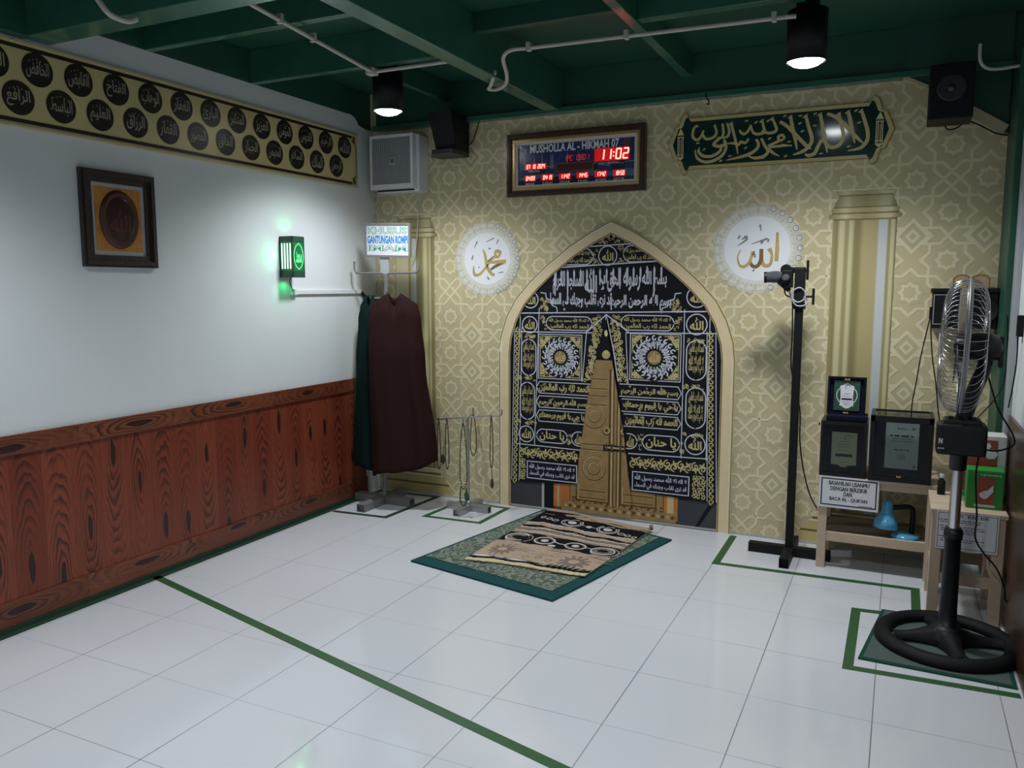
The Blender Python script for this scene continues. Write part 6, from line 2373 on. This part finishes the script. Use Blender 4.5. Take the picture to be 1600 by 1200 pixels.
# ================================================================== PEDESTAL FAN ON ITS MAT
M['mat_green'] = mat('grey_green_felt', (0.078, 0.108, 0.102), rough=0.95, spec=0.1, var=0.15, vscale=80, bump=0.3, bscale=400)
M['mat_edge'] = mat('dark_green_binding', (0.014, 0.060, 0.040), rough=0.9, spec=0.1)
t = thing('floor_mat', 'grey green floor mat with dark green edge lying under the pedestal fan', 'mat', (3.5, -1.15, 0))
qm = [(3.215, -1.425), (3.742, -1.440), (3.742, -0.858), (3.288, -0.862)]
b = MB()
b.prism(qm, FLOOR(), 0.0012, 0.006)
build('binding', b, 'mat_edge', t)
b = MB()
cm = (sum(p[0] for p in qm) / 4, sum(p[1] for p in qm) / 4)
b.prism([(cm[0] + (p[0] - cm[0]) * .94, cm[1] + (p[1] - cm[1]) * .94) for p in qm], FLOOR(), 0.004, 0.0075)
build('felt', b, 'mat_green', t)

fx, fy = 3.528, -1.135
M['fan_black'] = mat('satin_black_plastic', (0.0055, 0.006, 0.007), rough=0.42, spec=0.35, var=0.15)
M['fan_black2'] = mat('black_base_plastic', (0.0045, 0.005, 0.0055), rough=0.65, spec=0.22, var=0.15)
t = thing('pedestal_fan', 'black pedestal fan with chrome wire cage and a round ring base', 'fan', (fx, fy, 0.0075))
FZ = 0.0078
b = MB()
R0 = 0.236
prof = [(-.030, 0.0), (-.036, .012), (-.030, .028), (-.012, .040), (.010, .038), (.026, .026), (.032, .010), (.028, 0.0)]
n = 64
vs_ = [(fx + (R0 + p[0]) * math.cos(2 * PI * k / n), fy + (R0 + p[0]) * math.sin(2 * PI * k / n), FZ + p[1]) for k in range(n) for p in prof]
q = len(prof)
b.add(vs_, [(k * q + i, ((k + 1) % n) * q + i, ((k + 1) % n) * q + (i + 1) % q, k * q + (i + 1) % q) for k in range(n) for i in range(q)], 0, True)
build('ring_base', b, 'fan_black2', t)
for k in range(4):
    a = -1.35 + k * PI / 2
    b = MB()
    ca, sa = math.cos(a), math.sin(a)
    rows_ = []
    for i in range(9):
        u = i / 8
        r = 0.03 + u * 0.172
        hw = .052 * (1 - u) + .026 * u + .020 * abs(u - .5) ** 2 * 4 - .010
        z = FZ + .074 * (1 - u) ** 1.4 + .036 * u
        rows_.append([(fx + r * ca - w * sa, fy + r * sa + w * ca, zz) for w, zz in ((-hw, FZ + .008 * u + .006), (-hw * .8, z - .008), (0, z), (hw * .8, z - .008), (hw, FZ + .008 * u + .006))])
    vs_ = [p for rw in rows_ for p in rw]
    b.add(vs_, [(i * 5 + j, i * 5 + j + 1, (i + 1) * 5 + j + 1, (i + 1) * 5 + j) for i in range(8) for j in range(4)], 0, True)
    build('base_spoke', b, 'fan_black2', t, fix=True)
T0 = Matrix.Translation((fx, fy, 0))
b = MB()
b.lathe([(0.075, FZ + .028), (0.066, FZ + .055), (0.048, FZ + .075), (0.034, FZ + .082), (0.032, .15)], T0, 28)
b.lathe([(0.032, .14), (0.0295, .44), (0.034, .442), (0.034, .475), (0.029, .478), (0.029, .484)], T0, 24)
build('lower_tube', b, 'fan_black', t)
b = MB()
b.lathe([(0.0205, .47), (0.0205, .76)], T0, 24)
build('chrome_tube', b, 'chrome', t)
b = MB()
b.lathe([(0.026, .718), (0.030, .722), (0.031, .775), (0.045, .790)], T0, 24)
build('collar', b, 'fan_black', t)
b = MB()
b.box(fx - .082, fx + .090, fy - .055, fy + .06, .782, .905, bev=0.016, seg=3)
b.box(fx - .06, fx + .07, fy - .045, fy + .05, .90, .922, bev=0.010, seg=3)
cbx = build('control_box', b, 'fan_black', t)
b = MB()
for k in range(4):
    b.box(fx - .045 + k * .026, fx - .028 + k * .026, fy - .036, fy - .010, .918, .932, bev=0.003)
build('buttons', b, 'black_matt', cbx)
s = Sheet(BACK(-fy + .0556), ['paper_white'])
for sx_ in (0, .010):
    s.put(rect(fx - .074 + sx_, .826, fx - .0705 + sx_, .848), 'paper_white', 0)
s.put(ribbon([(fx - .072, .846), (fx - .062, .830)], .004), 'paper_white', 0)
for k in range(3):
    s.put(rect(fx - .076 + k * .008, .806, fx - .071 + k * .008, .811), 'paper_white', 0)
s.build('mark', cbx)
AXD = Vector((-0.998, 0.035, 0.02)).normalized()
HUB = Vector((3.530, fy + .02, 1.200))
b = MB()
b.tube(smooth([(fx + .005, fy + .01, .91), (fx + .022, fy + .012, .97), (fx + .045, fy + .015, 1.05), (fx + .065, fy + .02, 1.11), (fx + .072, fy + .022, 1.15)]), [.030 - .0002 * k for k in range(25)], 16)
build('neck', b, 'fan_black', t)
b = MB()
Mm = Mx(HUB + AXD * -0.035, -AXD)
b.lathe([(0.050, -.02), (0.055, 0.0), (0.055, .045), (0.045, .075), (0.020, .088), (0.0, .09)], Mm, 24)
build('motor', b, 'fan_black', t)
b = MB()
b.bar(HUB - AXD * .118 + Vector((0, 0, -.075)), HUB - AXD * .118 + Vector((0, 0, .045)), .034, .018, bev=0.006, up=(1, 0, 0))
b.tube([HUB - AXD * .09, HUB - AXD * .118], .010, 8)
build('rear_handle', b, 'fan_black', t)
Mh = Mx(HUB, AXD)
RC_ = 0.258


def ringpts(r, d, n=56):
    return [Mh @ Vector((r * math.cos(2 * PI * k / n), r * math.sin(2 * PI * k / n), d)) for k in range(n)]


def gprof(front):
    if front:
        return [(0.045, .090), (0.12, .089), (0.19, .082), (0.235, .062), (0.252, .035), (RC_, .008)]
    return [(0.055, -.062), (0.12, -.068), (0.19, -.062), (0.235, -.045), (0.252, -.026), (RC_, -.002)]


M['wire'] = mat('chromed_wire', (0.40, 0.40, 0.41), rough=0.25, metal=0.9, var=0)
for front in (True, False):
    b = MB()
    pr = gprof(front)
    NW = 64 if front else 48
    for k in range(NW):
        a = 2 * PI * k / NW
        sw = 0.5 if front else 0.25
        P = []
        for i, (r, d) in enumerate(pr):
            an = a + sw * (1 - r / RC_)
            P.append(Mh @ Vector((r * math.cos(an), r * math.sin(an), d)))
        b.tube(smooth(P, 3), 0.0014, 4, caps=False)
    for r, d in (pr[0], pr[2]):
        b.tube(ringpts(r, d), 0.0020, 5, closed=True)
    b.tube(ringpts(RC_, .012 if front else -.002), 0.0028, 6, closed=True)
    gr_ = build('front_grille' if front else 'rear_grille', b, 'wire', t, fix=False)
    if front:
        b = MB()
        b.lathe([(0.048, .086), (0.046, .094), (0.0, .096)], Mh, 24)
        build('centre_cap', b, 'grey_plastic', gr_)
b = MB()
b.lathe([(RC_ + .002, -.002), (RC_ + .005, .001), (RC_ + .005, .006), (RC_ + .002, .009)], Mh, 56, caps=False)
build('rim_band', b, 'grey_paint', t)
M['blade'] = mat('smoky_plastic_blade', (0.10, 0.085, 0.08), rough=0.25, var=0.1)
b = MB()
b.lathe([(0.034, -.02), (0.034, .030), (0.026, .040), (0.0, .042)], Mh, 20)
build('hub', b, 'fan_black', t)
for k in range(3):
    a = 2 * PI * k / 3 + .4
    b = MB()
    V, Fc = [], []
    for i in range(7):
        r = .03 + .195 * i / 6
        for j in range(7):
            u = j / 6 - .5
            wdt = .55 + .55 * math.sin(PI * min(1, i / 7 + .12))
            an = a + u * wdt * 1.35
            V.append(Mh @ Vector((r * math.cos(an), r * math.sin(an), .012 + u * .040)))
    b.add(V, [(i * 7 + j, i * 7 + j + 1, (i + 1) * 7 + j + 1, (i + 1) * 7 + j) for i in range(6) for j in range(6)], 0, True)
    o = build('blade', b, 'blade', t, fix=False)
    sol = o.modifiers.new('thickness', 'SOLIDIFY')
    sol.thickness = 0.002
b = MB()
b.tube(smooth([(3.60, fy + .03, 1.16), (3.612, -1.10, 1.09), (3.632, -1.06, 1.03), (3.664, -1.02, .946), (3.718, -1.02, .850), (3.716, -1.04, .812), (3.662, -1.07, .793), (3.612, -1.10, .80)]), 0.0035, 6)
b.tube(smooth([(3.600, -1.115, .790), (3.594, -1.10, .70), (3.604, -1.05, .60), (3.616, -1.00, .50), (3.616, -1.00, .415), (3.652, -.98, .35), (3.70, -.96, .29), (3.735, -.94, .21), (3.742, -.93, .155), (3.755, -.92, .14)]), 0.0035, 6)
build('cord', b, 'black_plastic', t)
